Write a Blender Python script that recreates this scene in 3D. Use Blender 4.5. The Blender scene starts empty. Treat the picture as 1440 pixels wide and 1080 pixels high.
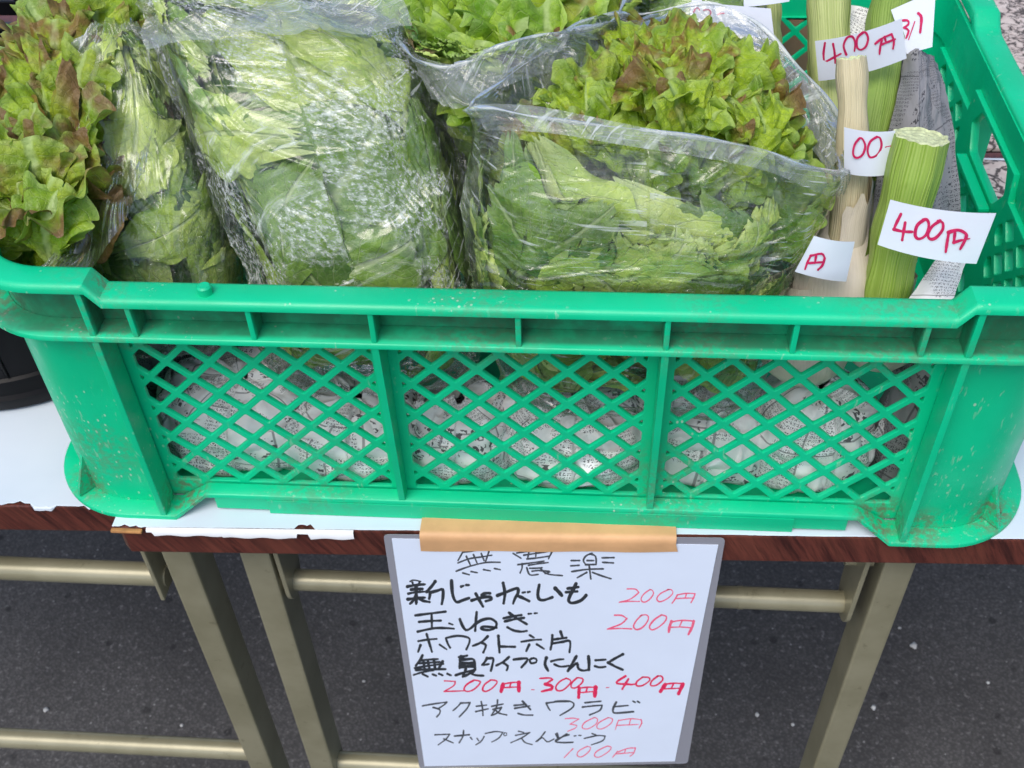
import bpy, bmesh, math, random
import numpy as np
from mathutils import Vector
random.seed(7); RNG = np.random.default_rng(11)
sc = bpy.context.scene
COL = sc.collection
# ------------------------------------------------------------------ camera
F, PITCH, YAW, ROLL = 1546.19, 0.77412, -0.09587, -0.03958
CAM = np.array([0.03813, -0.44177, 0.56917])
def cam_axes(p, y, r):
    c, s = math.cos, math.sin
    f = np.array([s(y)*c(p), c(y)*c(p), -s(p)]); rt = np.array([c(y), -s(y), 0.]); up = np.cross(rt, f)
    return c(r)*rt+s(r)*up, -s(r)*rt+c(r)*up, f
AX = cam_axes(PITCH, YAW, ROLL)
cam_d = bpy.data.cameras.new('camera'); cam = bpy.data.objects.new('camera', cam_d); COL.objects.link(cam)
cam_d.sensor_width = 36; cam_d.lens = F/1440*36; cam_d.clip_start = 0.01; cam_d.clip_end = 500
from mathutils import Matrix
M3 = Matrix(((AX[0][0], AX[1][0], -AX[2][0]), (AX[0][1], AX[1][1], -AX[2][1]), (AX[0][2], AX[1][2], -AX[2][2])))
cam.matrix_world = Matrix.Translation(Vector(CAM)) @ M3.to_4x4()
cam_d.dof.use_dof = True; cam_d.dof.focus_distance = .60; cam_d.dof.aperture_fstop = 22
sc.camera = cam
def ray(u, v):
    return AX[0]*(u-720)/F + AX[1]*(540-v)/F + AX[2]
def up(u, v, ax, val):
    d = ray(u, v); return CAM + (val-CAM[ax])/d[ax]*d
def up_plane(u, v, p0, n):
    d = ray(u, v); return CAM + np.dot(p0-CAM, n)/np.dot(d, n)*d
# ------------------------------------------------------------------ light
w = bpy.data.worlds.new('World'); sc.world = w; w.use_nodes = True
nt = w.node_tree; bg = nt.nodes['Background']; sky = nt.nodes.new('ShaderNodeTexSky')
SUN_EL, SUN_ROT = math.radians(58), math.radians(205)
sky.sky_type = 'NISHITA'; sky.sun_disc = False; sky.sun_elevation = SUN_EL; sky.sun_rotation = SUN_ROT
sky.dust_density = 2.5; sky.air_density = 0.8; sky.ozone_density = 1.0
nt.links.new(sky.outputs[0], bg.inputs[0]); bg.inputs[1].default_value = 0.15
sl = bpy.data.lights.new('sun', 'SUN'); so = bpy.data.objects.new('sun', sl); COL.objects.link(so)
sl.energy = .95; sl.angle = math.radians(38); sl.color = (1.0, .97, .92)
sd = Vector((math.sin(SUN_ROT)*math.cos(SUN_EL), math.cos(SUN_ROT)*math.cos(SUN_EL), math.sin(SUN_EL)))
so.rotation_euler = sd.to_track_quat('Z', 'Y').to_euler()
sc.view_settings.view_transform = 'Standard'; sc.view_settings.look = 'None'
sc.view_settings.exposure = 0.68; sc.view_settings.gamma = 1; sc.view_settings.use_curve_mapping = False
sc.cycles.max_bounces = 12; sc.cycles.transparent_max_bounces = 32; sc.cycles.transmission_bounces = 8
sc.cycles.diffuse_bounces = 5; sc.cycles.glossy_bounces = 5; sc.cycles.caustics_reflective = False
# ------------------------------------------------------------------ node helpers
class N:
    def __init__(s, name):
        s.m = bpy.data.materials.new(name); s.m.use_nodes = True; s.t = s.m.node_tree
        s.t.nodes.clear(); s.out = s.t.nodes.new('ShaderNodeOutputMaterial')
    def n(s, t, **k):
        o = s.t.nodes.new('ShaderNode'+t)
        for a, b in k.items():
            if a.startswith('_'): setattr(o, a[1:], b)
        for a, b in k.items():
            if not a.startswith('_'):
                key = int(a[1:]) if a[0] == 'i' and a[1:].isdigit() else a.replace('__', ' ')
                s.set(o.inputs[key], b)
        return o
    def set(s, inp, v):
        if isinstance(v, bpy.types.NodeSocket): s.t.links.new(v, inp)
        elif isinstance(v, bpy.types.Node): s.t.links.new(v.outputs[0], inp)
        else:
            if hasattr(inp, 'default_value') and not isinstance(v, (int, float)) and len(v) == 3 and inp.type == 'RGBA': v = (*v, 1)
            inp.default_value = v
    def math(s, op, a, b=0.0, c=None, clamp=False):
        o = s.t.nodes.new('ShaderNodeMath'); o.operation = op; o.use_clamp = clamp
        s.set(o.inputs[0], a); s.set(o.inputs[1], b)
        if c is not None: s.set(o.inputs[2], c)
        return o.outputs[0]
    def mix(s, f, a, b, blend='MIX'):
        o = s.t.nodes.new('ShaderNodeMix'); o.data_type = 'RGBA'; o.blend_type = blend
        s.set(o.inputs[0], f); s.set(o.inputs[6], a); s.set(o.inputs[7], b); return o.outputs[2]
    def ramp(s, f, a, b, lo=0.0, hi=1.0):
        o = s.t.nodes.new('ShaderNodeMapRange'); o.interpolation_type = 'SMOOTHSTEP'
        s.set(o.inputs[0], f); o.inputs[1].default_value = a; o.inputs[2].default_value = b
        o.inputs[3].default_value = lo; o.inputs[4].default_value = hi; return o.outputs[0]
    def noise(s, vec, scale, detail=3, rough=.55, dist=0):
        o = s.n('TexNoise', Scale=scale, Detail=detail, Roughness=rough, Distortion=dist)
        if vec is not None: s.set(o.inputs['Vector'], vec)
        return o.outputs[0]
    def voro(s, vec, scale, feature='F1', rnd=1.0):
        o = s.n('TexVoronoi', _feature=feature, Scale=scale, Randomness=rnd)
        s.set(o.inputs['Vector'], vec); return o
    def mapv(s, vec, scale=(1, 1, 1), rot=(0, 0, 0), loc=(0, 0, 0)):
        return s.n('Mapping', Vector=vec, Scale=scale, Rotation=rot, Location=loc).outputs[0]
    def geo(s): return s.n('NewGeometry').outputs['Position']
    def obj(s): return s.n('TexCoord').outputs['Object']
    def uv(s): return s.n('TexCoord').outputs['UV']
    def rnd(s): return s.n('ObjectInfo').outputs['Random']
    def bump(s, h, strength=.3, dist=.001, normal=None):
        o = s.n('Bump', Strength=strength, Distance=dist, Height=h)
        if normal is not None: s.set(o.inputs['Normal'], normal)
        return o.outputs[0]
    def bsdf(s, color, rough=.5, normal=None, spec=.5, **k):
        o = s.n('BsdfPrincipled', Roughness=rough); s.set(o.inputs['Base Color'], color)
        o.inputs['Specular IOR Level'].default_value = spec
        if normal is not None: s.set(o.inputs['Normal'], normal)
        for a, b in k.items(): s.set(o.inputs[a.replace('_', ' ')], b)
        return o
    def done(s, sh):
        s.set(s.out.inputs[0], sh); return s.m
def sep(m, v):
    o = m.n('SeparateXYZ'); m.set(o.inputs[0], v); return o.outputs
def comb(m, x, y, z=0.0):
    o = m.n('CombineXYZ'); m.set(o.inputs[0], x); m.set(o.inputs[1], y); m.set(o.inputs[2], z); return o.outputs[0]

# ------------------------------------------------------------------ materials
def mat_green():
    m = N('green plastic'); P = m.geo(); x, y, z = sep(m, P)
    big = m.noise(P, 14, 3)
    base = m.mix(m.ramp(big, .3, .7), (0.0, .53, .24), (.001, .61, .29))
    # pale scuffs and white specks
    v = m.voro(m.mapv(P, (1, 1, .6)), 210); d = v.outputs['Distance']
    n2 = m.noise(P, 38, 2)
    lz = m.n('VectorMath', _operation='DISTANCE'); m.set(lz.inputs[0], P); lz.inputs[1].default_value = (-.285, .02, .05)
    lz3 = m.n('VectorMath', _operation='DISTANCE'); m.set(lz3.inputs[0], P); lz3.inputs[1].default_value = (-.036, .006, .19)
    lz2 = m.n('VectorMath', _operation='DISTANCE'); m.set(lz2.inputs[0], P); lz2.inputs[1].default_value = (.275, .02, .02)
    worn = m.math('MAXIMUM', m.ramp(lz.outputs['Value'], .075, .03), m.math('MAXIMUM', m.ramp(lz3.outputs['Value'], .022, .008), m.math('MULTIPLY', m.ramp(lz2.outputs['Value'], .07, .02), .6)))
    speck = m.math('MULTIPLY', m.ramp(d, .20, .12), m.math('MAXIMUM', m.ramp(n2, .60, .68), m.math('MULTIPLY', worn, .9)))
    sc1 = m.noise(m.mapv(P, (260, 260, 60), (.4, .2, .5)), 1, 2, .7)
    fade = m.ramp(m.noise(m.mapv(P, (1, 1, 1.6)), 7, 4, .6), .55, .75); base = m.mix(m.math('MULTIPLY', fade, .35), base, (.05, .66, .36))
    scr = m.math('MULTIPLY', m.ramp(sc1, .62, .70), m.math('MAXIMUM', m.ramp(m.noise(P, 17, 2), .48, .60), worn))
    base = m.mix(m.math('MULTIPLY', speck, .7), base, (.55, .68, .52))
    base = m.mix(m.math('MULTIPLY', scr, .45), base, (.35, .62, .42))
    # brown dirt stains lying at named places (corners of the foot, ledge of the rim)
    tot = None
    for (cx, cy, cz, r, k) in [(-.295, .03, .012, .028, 1), (-.225, .012, .012, .022, 1.1), (.225, .012, .012, .024, 1.1), (.252, .012, .004, .025, .8),
                            (.300, .026, .01, .028, 1), (-.232, .012, .19, .012, .9), (.228, .012, .188, .012, .6), (-.30, .03, .165, .03, .8),
                            (-.235, .02, .166, .05, .5), (.255, .012, .165, .03, .4), (.10, .018, .166, .04, .6), (-.02, .018, .166, .05, .5), (.2, .018, .166, .05, .6),
                            (-.275, .02, .05, .04, .45), (.09, .012, .032, .05, .5), (-.14, .014, .032, .05, .4)]:
        dd = m.n('VectorMath', _operation='DISTANCE'); m.set(dd.inputs[0], P); dd.inputs[1].default_value = (cx, cy, cz)
        t = m.math('MULTIPLY', m.ramp(dd.outputs['Value'], r, r*.25), k)
        tot = t if tot is None else m.math('MAXIMUM', tot, t)
    dn = m.ramp(m.noise(P, 190, 4, .7), .40, .62)
    dirt = m.math('MULTIPLY', tot, dn, clamp=True)
    allov = m.math('MULTIPLY', m.ramp(m.noise(P, 30, 5, .7), .60, .78), .10)
    base = m.mix(m.math('MULTIPLY', m.math('MAXIMUM', dirt, allov), .85), base, (.16, .145, .085))
    # grey brown grime plus painted shade in the channel under the rim
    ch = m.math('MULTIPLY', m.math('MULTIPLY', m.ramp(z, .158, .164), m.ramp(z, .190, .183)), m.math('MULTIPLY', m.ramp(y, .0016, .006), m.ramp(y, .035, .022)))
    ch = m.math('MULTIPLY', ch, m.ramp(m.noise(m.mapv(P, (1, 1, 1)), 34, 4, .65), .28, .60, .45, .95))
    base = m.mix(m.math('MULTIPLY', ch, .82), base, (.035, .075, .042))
    b = m.bump(m.noise(P, 600, 2), .12, .0005, m.bump(m.noise(P, 60, 2), .10, .002))
    rg = m.math('ADD', m.ramp(m.noise(P, 25, 3), .3, .7, .30, .46), m.math('MULTIPLY', dirt, .3))
    p = m.bsdf(base, rg, b, .5); p.inputs['Subsurface Weight'].default_value = .0
    tr = m.n('BsdfTranslucent'); m.set(tr.inputs[0], (.0, .5, .2))
    mx = m.n('MixShader'); mx.inputs[0].default_value = .10; m.set(mx.inputs[1], p); m.set(mx.inputs[2], tr)
    return m.done(mx)
def mat_leaf(name, colA, colB, red, redamt, trans=.20, pale=(.42, .55, .20), rough=.42):
    m = N(name); uv = m.uv(); u, v, _ = sep(m, uv); O = m.obj(); r = m.rnd()
    ra = m.math('ABSOLUTE', u)
    off = comb(m, m.math('MULTIPLY', r, 9.0), m.math('MULTIPLY', r, 5.0), 0.0)
    ad = m.n('VectorMath', _operation='ADD'); m.set(ad.inputs[0], O); m.set(ad.inputs[1], off); Q = ad.outputs[0]
    n1 = m.noise(Q, 22, 4, .6); n2 = m.noise(Q, 70, 3, .6)
    c = m.mix(m.ramp(n1, .3, .7), colA, colB)
    c = m.mix(m.ramp(r, .2, 1, 0, .75), c, colB); c = m.mix(m.ramp(v, .86, 1.0, 0, .35), c, pale)
    c = m.mix(m.ramp(m.noise(Q, 120, 4, .7), .40, .68, 0, .42), c, colA); c = m.mix(m.ramp(m.noise(Q, 40, 3, .6), .56, .72, 0, .35), c, tuple(x*.6 for x in colA))
    # midrib and side veins from the leaf's own coordinates
    warp = m.math('MULTIPLY', m.math('SUBTRACT', n2, .5), .05)
    mid = m.ramp(m.math('ADD', ra, warp), .05, .012)
    ph = m.math('ADD', m.math('SUBTRACT', v, m.math('MULTIPLY', ra, .55)), warp)
    vein = m.math('ABSOLUTE', m.math('SINE', m.math('MULTIPLY', ph, 26)))
    vn = m.math('MULTIPLY', m.ramp(vein, .16, .03), m.ramp(ra, .85, .4))
    vo = m.voro(Q, 190, 'DISTANCE_TO_EDGE'); net = m.ramp(vo.outputs[0], .10, .0)
    veins = m.math('MAXIMUM', m.math('MAXIMUM', mid, m.math('MULTIPLY', vn, .55)), m.math('MULTIPLY', net, .16))
    c = m.mix(m.math('MULTIPLY', veins, .68), c, pale)
    base_p = m.ramp(v, .35, .0)
    c = m.mix(m.math('MULTIPLY', base_p, .6), c, pale)
    if redamt > 0:
        rm = m.math('MULTIPLY', m.ramp(v, .45, .92), m.ramp(m.math('ADD', m.noise(Q, 26, 3, .6), m.math('MULTIPLY', m.math('SUBTRACT', r, .5), .25)), .62-.28*redamt, .74-.20*redamt))
        c = m.mix(m.math('MULTIPLY', rm, .85, clamp=True), c, red)
    h = m.math('ADD', m.math('MULTIPLY', veins, -.6), m.math('MULTIPLY', m.noise(Q, 110, 3), 1.2))
    b = m.bump(h, .6, .0024, m.bump(m.noise(Q, 48, 2), .4, .004))
    p = m.bsdf(c, m.ramp(n2, .3, .7, rough-.08, rough+.12), b, .35)
    tl = m.n('BsdfTranslucent'); m.set(tl.inputs[0], m.mix(.35, c, (.45, .75, .03))); m.set(tl.inputs['Normal'], b)
    mx = m.n('MixShader'); mx.inputs[0].default_value = trans; m.set(mx.inputs[1], p); m.set(mx.inputs[2], tl)
    return m.done(mx)
def mat_film(name, haze=.12, streak=.45, cond=0.0, ang=0.0, fine=1.0):
    m = N(name); uv = m.uv(); P = m.obj()
    wv = m.noise(m.mapv(uv, (9, 9, 9)), 1, 2)
    wsep = comb(m, m.math('MULTIPLY', wv, .02), m.math('MULTIPLY', wv, .015))
    ad = m.n('VectorMath', _operation='ADD'); m.set(ad.inputs[0], uv); m.set(ad.inputs[1], wsep)
    U = m.mapv(ad.outputs[0], (1, 1, 1), (0, 0, ang))
    s1 = m.noise(m.mapv(U, (18, 150, 1)), 1, 3, .6); s2 = m.noise(m.mapv(U, (40, 420, 1)), 1, 2, .6)
    zone = m.ramp(m.noise(m.mapv(uv, (16, 16, 1)), 1, 2), .42, .66)
    st = m.math('MULTIPLY', m.ramp(s1, .56, .66), zone)
    st2 = m.math('MULTIPLY', m.ramp(s2, .58, .68), m.ramp(m.noise(m.mapv(uv, (22, 22, 1)), 1, 2), .45, .6))
    st = m.math('MULTIPLY', st, m.math('ADD', .18, m.math('MULTIPLY', m.ramp(s2, .42, .62), .8))); hz = m.math('ADD', haze, m.math('MULTIPLY', m.math('MAXIMUM', st, m.math('MULTIPLY', st2, .8)), streak))  # white streaks mix crease whitening with highlights painted into the film
    height = m.math('ADD', m.math('MULTIPLY', s1, 1.0), m.math('MULTIPLY', s2, .35))
    bn = m.bump(height, .30*fine, .003, m.bump(m.noise(m.mapv(uv, (38, 38, 1)), 1, 2), .35*fine, .005))
    if cond > 0:
        cz = m.ramp(m.noise(m.mapv(uv, (17, 17, 1), (0, 0, 0), (3.1, 1.7, 0)), 1, 5, .7), .50, .57)
        dv = m.voro(m.mapv(uv, (1, 1, 1)), 900); dots = m.ramp(dv.outputs['Distance'], .5, .2)
        dv2 = m.voro(m.mapv(uv, (1, 1, 1)), 330); dots2 = m.math('MULTIPLY', m.ramp(dv2.outputs['Distance'], .34, .20), m.ramp(sep(m, dv2.outputs['Color'])[0], .45, .55))
        grain = m.ramp(m.noise(m.mapv(uv, (420, 420, 1)), 1, 3, .7), .42, .62)
        cc = m.math('MULTIPLY', cz, m.math('ADD', m.math('MULTIPLY', grain, .42), m.math('MULTIPLY', m.math('MAXIMUM', m.math('MULTIPLY', dots, grain), m.math('MULTIPLY', dots2, .5)), .45)))
        hz = m.math('ADD', hz, m.math('MULTIPLY', cc, cond))
        bn = m.bump(m.math('MULTIPLY', dots2, cz), .5, .0012, bn)
    # sparse water drops
    dr = m.voro(m.mapv(uv, (1, 1, 1)), 120); drop = m.math('MULTIPLY', m.ramp(dr.outputs['Distance'], .12, .05), m.ramp(m.noise(m.mapv(uv, (30, 30, 1)), 1, 2), .56, .6))
    bn = m.bump(drop, .8, .0015, bn)
    hz = m.math('MINIMUM', hz, .88)
    tr = m.n('BsdfTransparent'); m.set(tr.inputs[0], (.985, .99, .985))
    df = m.n('BsdfDiffuse'); m.set(df.inputs[0], (.90, .95, .94)); m.set(df.inputs['Normal'], bn)
    tl = m.n('BsdfTranslucent'); m.set(tl.inputs[0], (.88, .93, .93)); m.set(tl.inputs['Normal'], bn)
    dm = m.n('MixShader'); dm.inputs[0].default_value = .4; m.set(dm.inputs[1], df); m.set(dm.inputs[2], tl)
    b1 = m.n('MixShader'); m.set(b1.inputs[0], hz); m.set(b1.inputs[1], tr); m.set(b1.inputs[2], dm)
    gl = m.n('BsdfGlossy'); gl.inputs['Roughness'].default_value = .13; m.set(gl.inputs['Normal'], bn); m.set(gl.inputs[0], (1, 1, 1))
    fr = m.n('Fresnel'); fr.inputs[0].default_value = 1.5; m.set(fr.inputs['Normal'], bn)
    f2 = m.math('MINIMUM', m.math('MULTIPLY', fr.outputs[0], 1.1), .6)
    b2 = m.n('MixShader'); m.set(b2.inputs[0], f2); m.set(b2.inputs[1], b1); m.set(b2.inputs[2], gl)
    return m.done(b2)
def mat_news(name, paper=(.86, .86, .84)):
    m = N(name); uv = m.uv(); u, v, _ = sep(m, uv); r = m.rnd()
    a = m.math('MULTIPLY', r, 1.0)
    V = m.mapv(uv, (1, 1, 1), (0, 0, .06)); x, y, _ = sep(m, V)
    rows = m.math('FRACT', m.math('MULTIPLY', y, 330)); cols = m.math('FRACT', m.math('MULTIPLY', x, 380))
    cell = m.math('MULTIPLY', m.math('MULTIPLY', m.ramp(rows, .06, .16), m.ramp(rows, .86, .76)), m.math('MULTIPLY', m.ramp(cols, .04, .12), m.ramp(cols, .96, .88)))
    ink = m.ramp(m.noise(m.mapv(uv, (1500, 1250, 1)), 1, 1, .5), .50, .56)
    blk = m.noise(m.mapv(uv, (34, 26, 1)), 1, 0)
    txt = m.math('MULTIPLY', m.math('MULTIPLY', cell, ink), m.ramp(blk, .50, .53))
    # headline zone: larger characters
    r2 = m.math('FRACT', m.math('MULTIPLY', y, 95)); c2 = m.math('FRACT', m.math('MULTIPLY', x, 110))
    cell2 = m.math('MULTIPLY', m.math('MULTIPLY', m.ramp(r2, .1, .16), m.ramp(r2, .9, .84)), m.math('MULTIPLY', m.ramp(c2, .08, .14), m.ramp(c2, .92, .86)))
    ink2 = m.ramp(m.noise(m.mapv(uv, (420, 380, 1)), 1, 1, .4), .50, .53)
    hd = m.math('MULTIPLY', m.math('MULTIPLY', cell2, ink2), m.ramp(blk, .36, .33))
    rule = m.math('MAXIMUM', m.ramp(m.math('ABSOLUTE', m.math('SUBTRACT', m.math('FRACT', m.math('MULTIPLY', x, 21)), .5)), .016, .008), m.ramp(m.math('ABSOLUTE', m.math('SUBTRACT', m.math('FRACT', m.math('MULTIPLY', y, 17)), .5)), .012, .006))
    k = m.math('MAXIMUM', m.math('MAXIMUM', txt, hd), m.math('MULTIPLY', rule, .7))
    c = m.mix(m.math('MULTIPLY', k, .88), m.mix(m.noise(m.mapv(uv, (30, 30, 1)), 1, 2), paper, tuple(t*.9 for t in paper)), (.03, .03, .035))
    b = m.bump(m.noise(m.mapv(uv, (60, 40, 1)), 1, 4, .6), .5, .003)
    return m.done(m.bsdf(c, .75, b, .2))
def mat_simple(name, col, rough=.6, var=.12, scale=30, bump=.1, spec=.4, metal=0):
    m = N(name); P = m.obj(); n = m.noise(P, scale, 4, .6)
    c = m.mix(m.ramp(n, .3, .7), tuple(x*(1-var) for x in col), tuple(min(1, x*(1+var)) for x in col))
    p = m.bsdf(c, rough, m.bump(m.noise(P, scale*8, 3), bump, .001), spec); p.inputs['Metallic'].default_value = metal
    return m.done(p)
def mat_paper():
    m = N('white paper'); P = m.geo()
    c = m.mix(m.ramp(m.noise(P, 9, 3), .3, .7), (.60, .68, .76), (.66, .73, .80))
    st = m.ramp(m.noise(P, 45, 5, .7), .66, .78); c = m.mix(m.math('MULTIPLY', st, .25), c, (.42, .42, .40))
    return m.done(m.bsdf(c, .5, m.bump(m.noise(m.mapv(P, (6, 20, 6)), 1, 3), .25, .004), .3))
def mat_wood():
    m = N('mahogany table edge'); P = m.geo()
    U = m.mapv(P, (1, 1, 1), (0, math.radians(28), 0))
    s = m.noise(m.mapv(U, (300, 300, 22)), 1, 5, .65, .6); s2 = m.noise(m.mapv(U, (900, 900, 40)), 1, 3, .7)
    big = m.noise(m.mapv(U, (60, 60, 9)), 1, 2)
    c = m.mix(m.ramp(s, .32, .66), (.036, .009, .007), (.120, .030, .020))
    c = m.mix(m.ramp(big, .4, .7, 0, .5), c, (.17, .050, .030))
    c = m.mix(m.math('MULTIPLY', m.ramp(s2, .56, .7), .5), c, (.015, .004, .003))
    return m.done(m.bsdf(c, .38, m.bump(s2, .15, .0006), .45))
def mat_asphalt():
    m = N('asphalt'); P = m.geo()
    v = m.voro(P, 260); sp = m.voro(P, 95); sp2 = m.voro(P, 42)
    c = m.mix(m.ramp(m.noise(P, 5, 4), .3, .7), (.064, .062, .060), (.100, .097, .094))
    c = m.mix(m.ramp(v.outputs['Distance'], .2, .7, 0, .55), c, (.034, .033, .033))
    c = m.mix(m.math('MULTIPLY', m.ramp(m.noise(P, 130, 3, .7), .56, .70), .65), c, (.21, .205, .20))
    big = m.math('MULTIPLY', m.ramp(sp.outputs['Distance'], .16, .08), m.ramp(sep(m, sp.outputs['Color'])[0], .86, .9))
    c = m.mix(m.math('MULTIPLY', big, .7), c, (.34, .34, .33))
    dk = m.math('MULTIPLY', m.ramp(sp2.outputs['Distance'], .30, .15), m.ramp(sep(m, sp2.outputs['Color'])[1], .80, .85))
    c = m.mix(m.math('MULTIPLY', dk, .6), c, (.014, .014, .014))
    h = m.math('ADD', m.math('MULTIPLY', v.outputs['Distance'], -.8), m.noise(P, 130, 4, .7))
    return m.done(m.bsdf(c, .82, m.bump(h, .45, .002), .3))
def mat_leg():
    m = N('olive painted steel'); P = m.geo(); n = m.noise(P, 16, 4, .6)
    c = m.mix(m.ramp(n, .3, .7), (.24, .225, .14), (.31, .29, .19))
    c = m.mix(m.math('MULTIPLY', m.ramp(m.noise(P, 70, 4, .7), .62, .72), .4), c, (.10, .085, .04))
    return m.done(m.bsdf(c, .34, m.bump(m.noise(P, 300, 2), .08, .0006), .5, Metallic=.25))
def mat_stalk(name, green, pale, axis_pale=(.0, .0), fib=1.0, dry=0.0):
    # object coords: z runs along the stalk (0 bottom .. length), uv: u around, v metres along
    m = N(name); uv = m.uv(); u, v, _ = sep(m, uv)
    w_ = m.noise(m.mapv(uv, (6, 16, 1)), 1, 2)
    uu = m.math('ADD', m.math('MULTIPLY', u, 1.0), m.math('MULTIPLY', m.math('SUBTRACT', w_, .5), .004+.006*dry))
    st = m.noise(comb(m, m.math('MULTIPLY', uu, 1100), m.math('MULTIPLY', v, 9)), 1, 2, .5)
    ln = m.math('ABSOLUTE', m.math('SINE', m.math('MULTIPLY', uu, 2400)))
    f = m.math('MULTIPLY', m.math('ADD', m.math('MULTIPLY', ln, .5), m.ramp(st, .3, .7, 0, .6)), fib, clamp=True)
    g = m.ramp(m.noise(m.mapv(uv, (30, 14, 1)), 1, 3), .3, .7)
    c = m.mix(g, tuple(x*.8 for x in green), green)
    c = m.mix(m.math('MULTIPLY', f, .45), c, pale)
    if axis_pale[1] > 0: c = m.mix(m.ramp(v, axis_pale[1], axis_pale[0]), c, (.62, .58, .42))
    if dry > 0:
        c = m.mix(m.math('MULTIPLY', m.ramp(st, .52, .7), dry*.6), c, (.36, .25, .12))
    c = m.mix(m.math('MULTIPLY', m.ramp(m.noise(m.mapv(uv, (55, 22, 1)), 1, 4, .7), .56, .72), .45), c, tuple(x*.55 for x in green))
    b = m.bump(f, .5, .0009, m.bump(m.noise(m.mapv(uv, (90, 30, 1)), 1, 3), .4, .002))
    return m.done(m.bsdf(c, .42+.2*dry, b, .4))
def mat_cloth():
    m = N('twig print cloth'); P = m.geo()
    w_ = m.n('TexNoise', Scale=55.0, Detail=2.0); m.set(w_.inputs['Vector'], P)
    ad = m.n('VectorMath', _operation='MULTIPLY_ADD'); m.set(ad.inputs[0], w_.outputs['Color']); ad.inputs[1].default_value = (.03, .03, .03); m.set(ad.inputs[2], P)
    v1 = m.voro(ad.outputs[0], 62, 'DISTANCE_TO_EDGE').outputs[0]; v2 = m.voro(m.mapv(ad.outputs[0], (1, 1, 1), (0, 0, .7), (.3, .1, 0)), 105, 'DISTANCE_TO_EDGE').outputs[0]
    k = m.math('MAXIMUM', m.math('MULTIPLY', m.ramp(v1, .12, .04), m.ramp(m.noise(P, 70, 2), .38, .46)), m.math('MULTIPLY', m.ramp(v2, .10, .03), m.ramp(m.noise(P, 50, 2), .50, .56)))
    c = m.mix(m.ramp(m.noise(P, 90, 3), .3, .7), (.50, .42, .38), (.62, .55, .50))
    c = m.mix(m.math('MULTIPLY', k, .9), c, (.035, .03, .03))
    return m.done(m.bsdf(c, .8, m.bump(m.noise(P, 400, 2), .3, .001), .2))
def mat_ink(name, col):
    m = N(name); n = m.noise(m.geo(), 500, 3)
    return m.done(m.bsdf(m.mix(m.ramp(n, .3, .8), col, tuple(min(1, x*1.35+.01) for x in col)), .5, None, .3))
def mat_clear(name, rough=.12, tint=(.93, .95, .97), haze=.10):
    m = N(name)
    tr = m.n('BsdfTransparent'); m.set(tr.inputs[0], tint)
    df = m.n('BsdfDiffuse'); m.set(df.inputs[0], (.60, .61, .68))
    b1 = m.n('MixShader'); b1.inputs[0].default_value = haze; m.set(b1.inputs[1], tr); m.set(b1.inputs[2], df)
    gl = m.n('BsdfGlossy'); gl.inputs['Roughness'].default_value = rough
    fr = m.n('Fresnel'); fr.inputs[0].default_value = 1.5
    b2 = m.n('MixShader'); m.set(b2.inputs[0], fr.outputs[0]); m.set(b2.inputs[1], b1); m.set(b2.inputs[2], gl)
    return m.done(b2)
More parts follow.
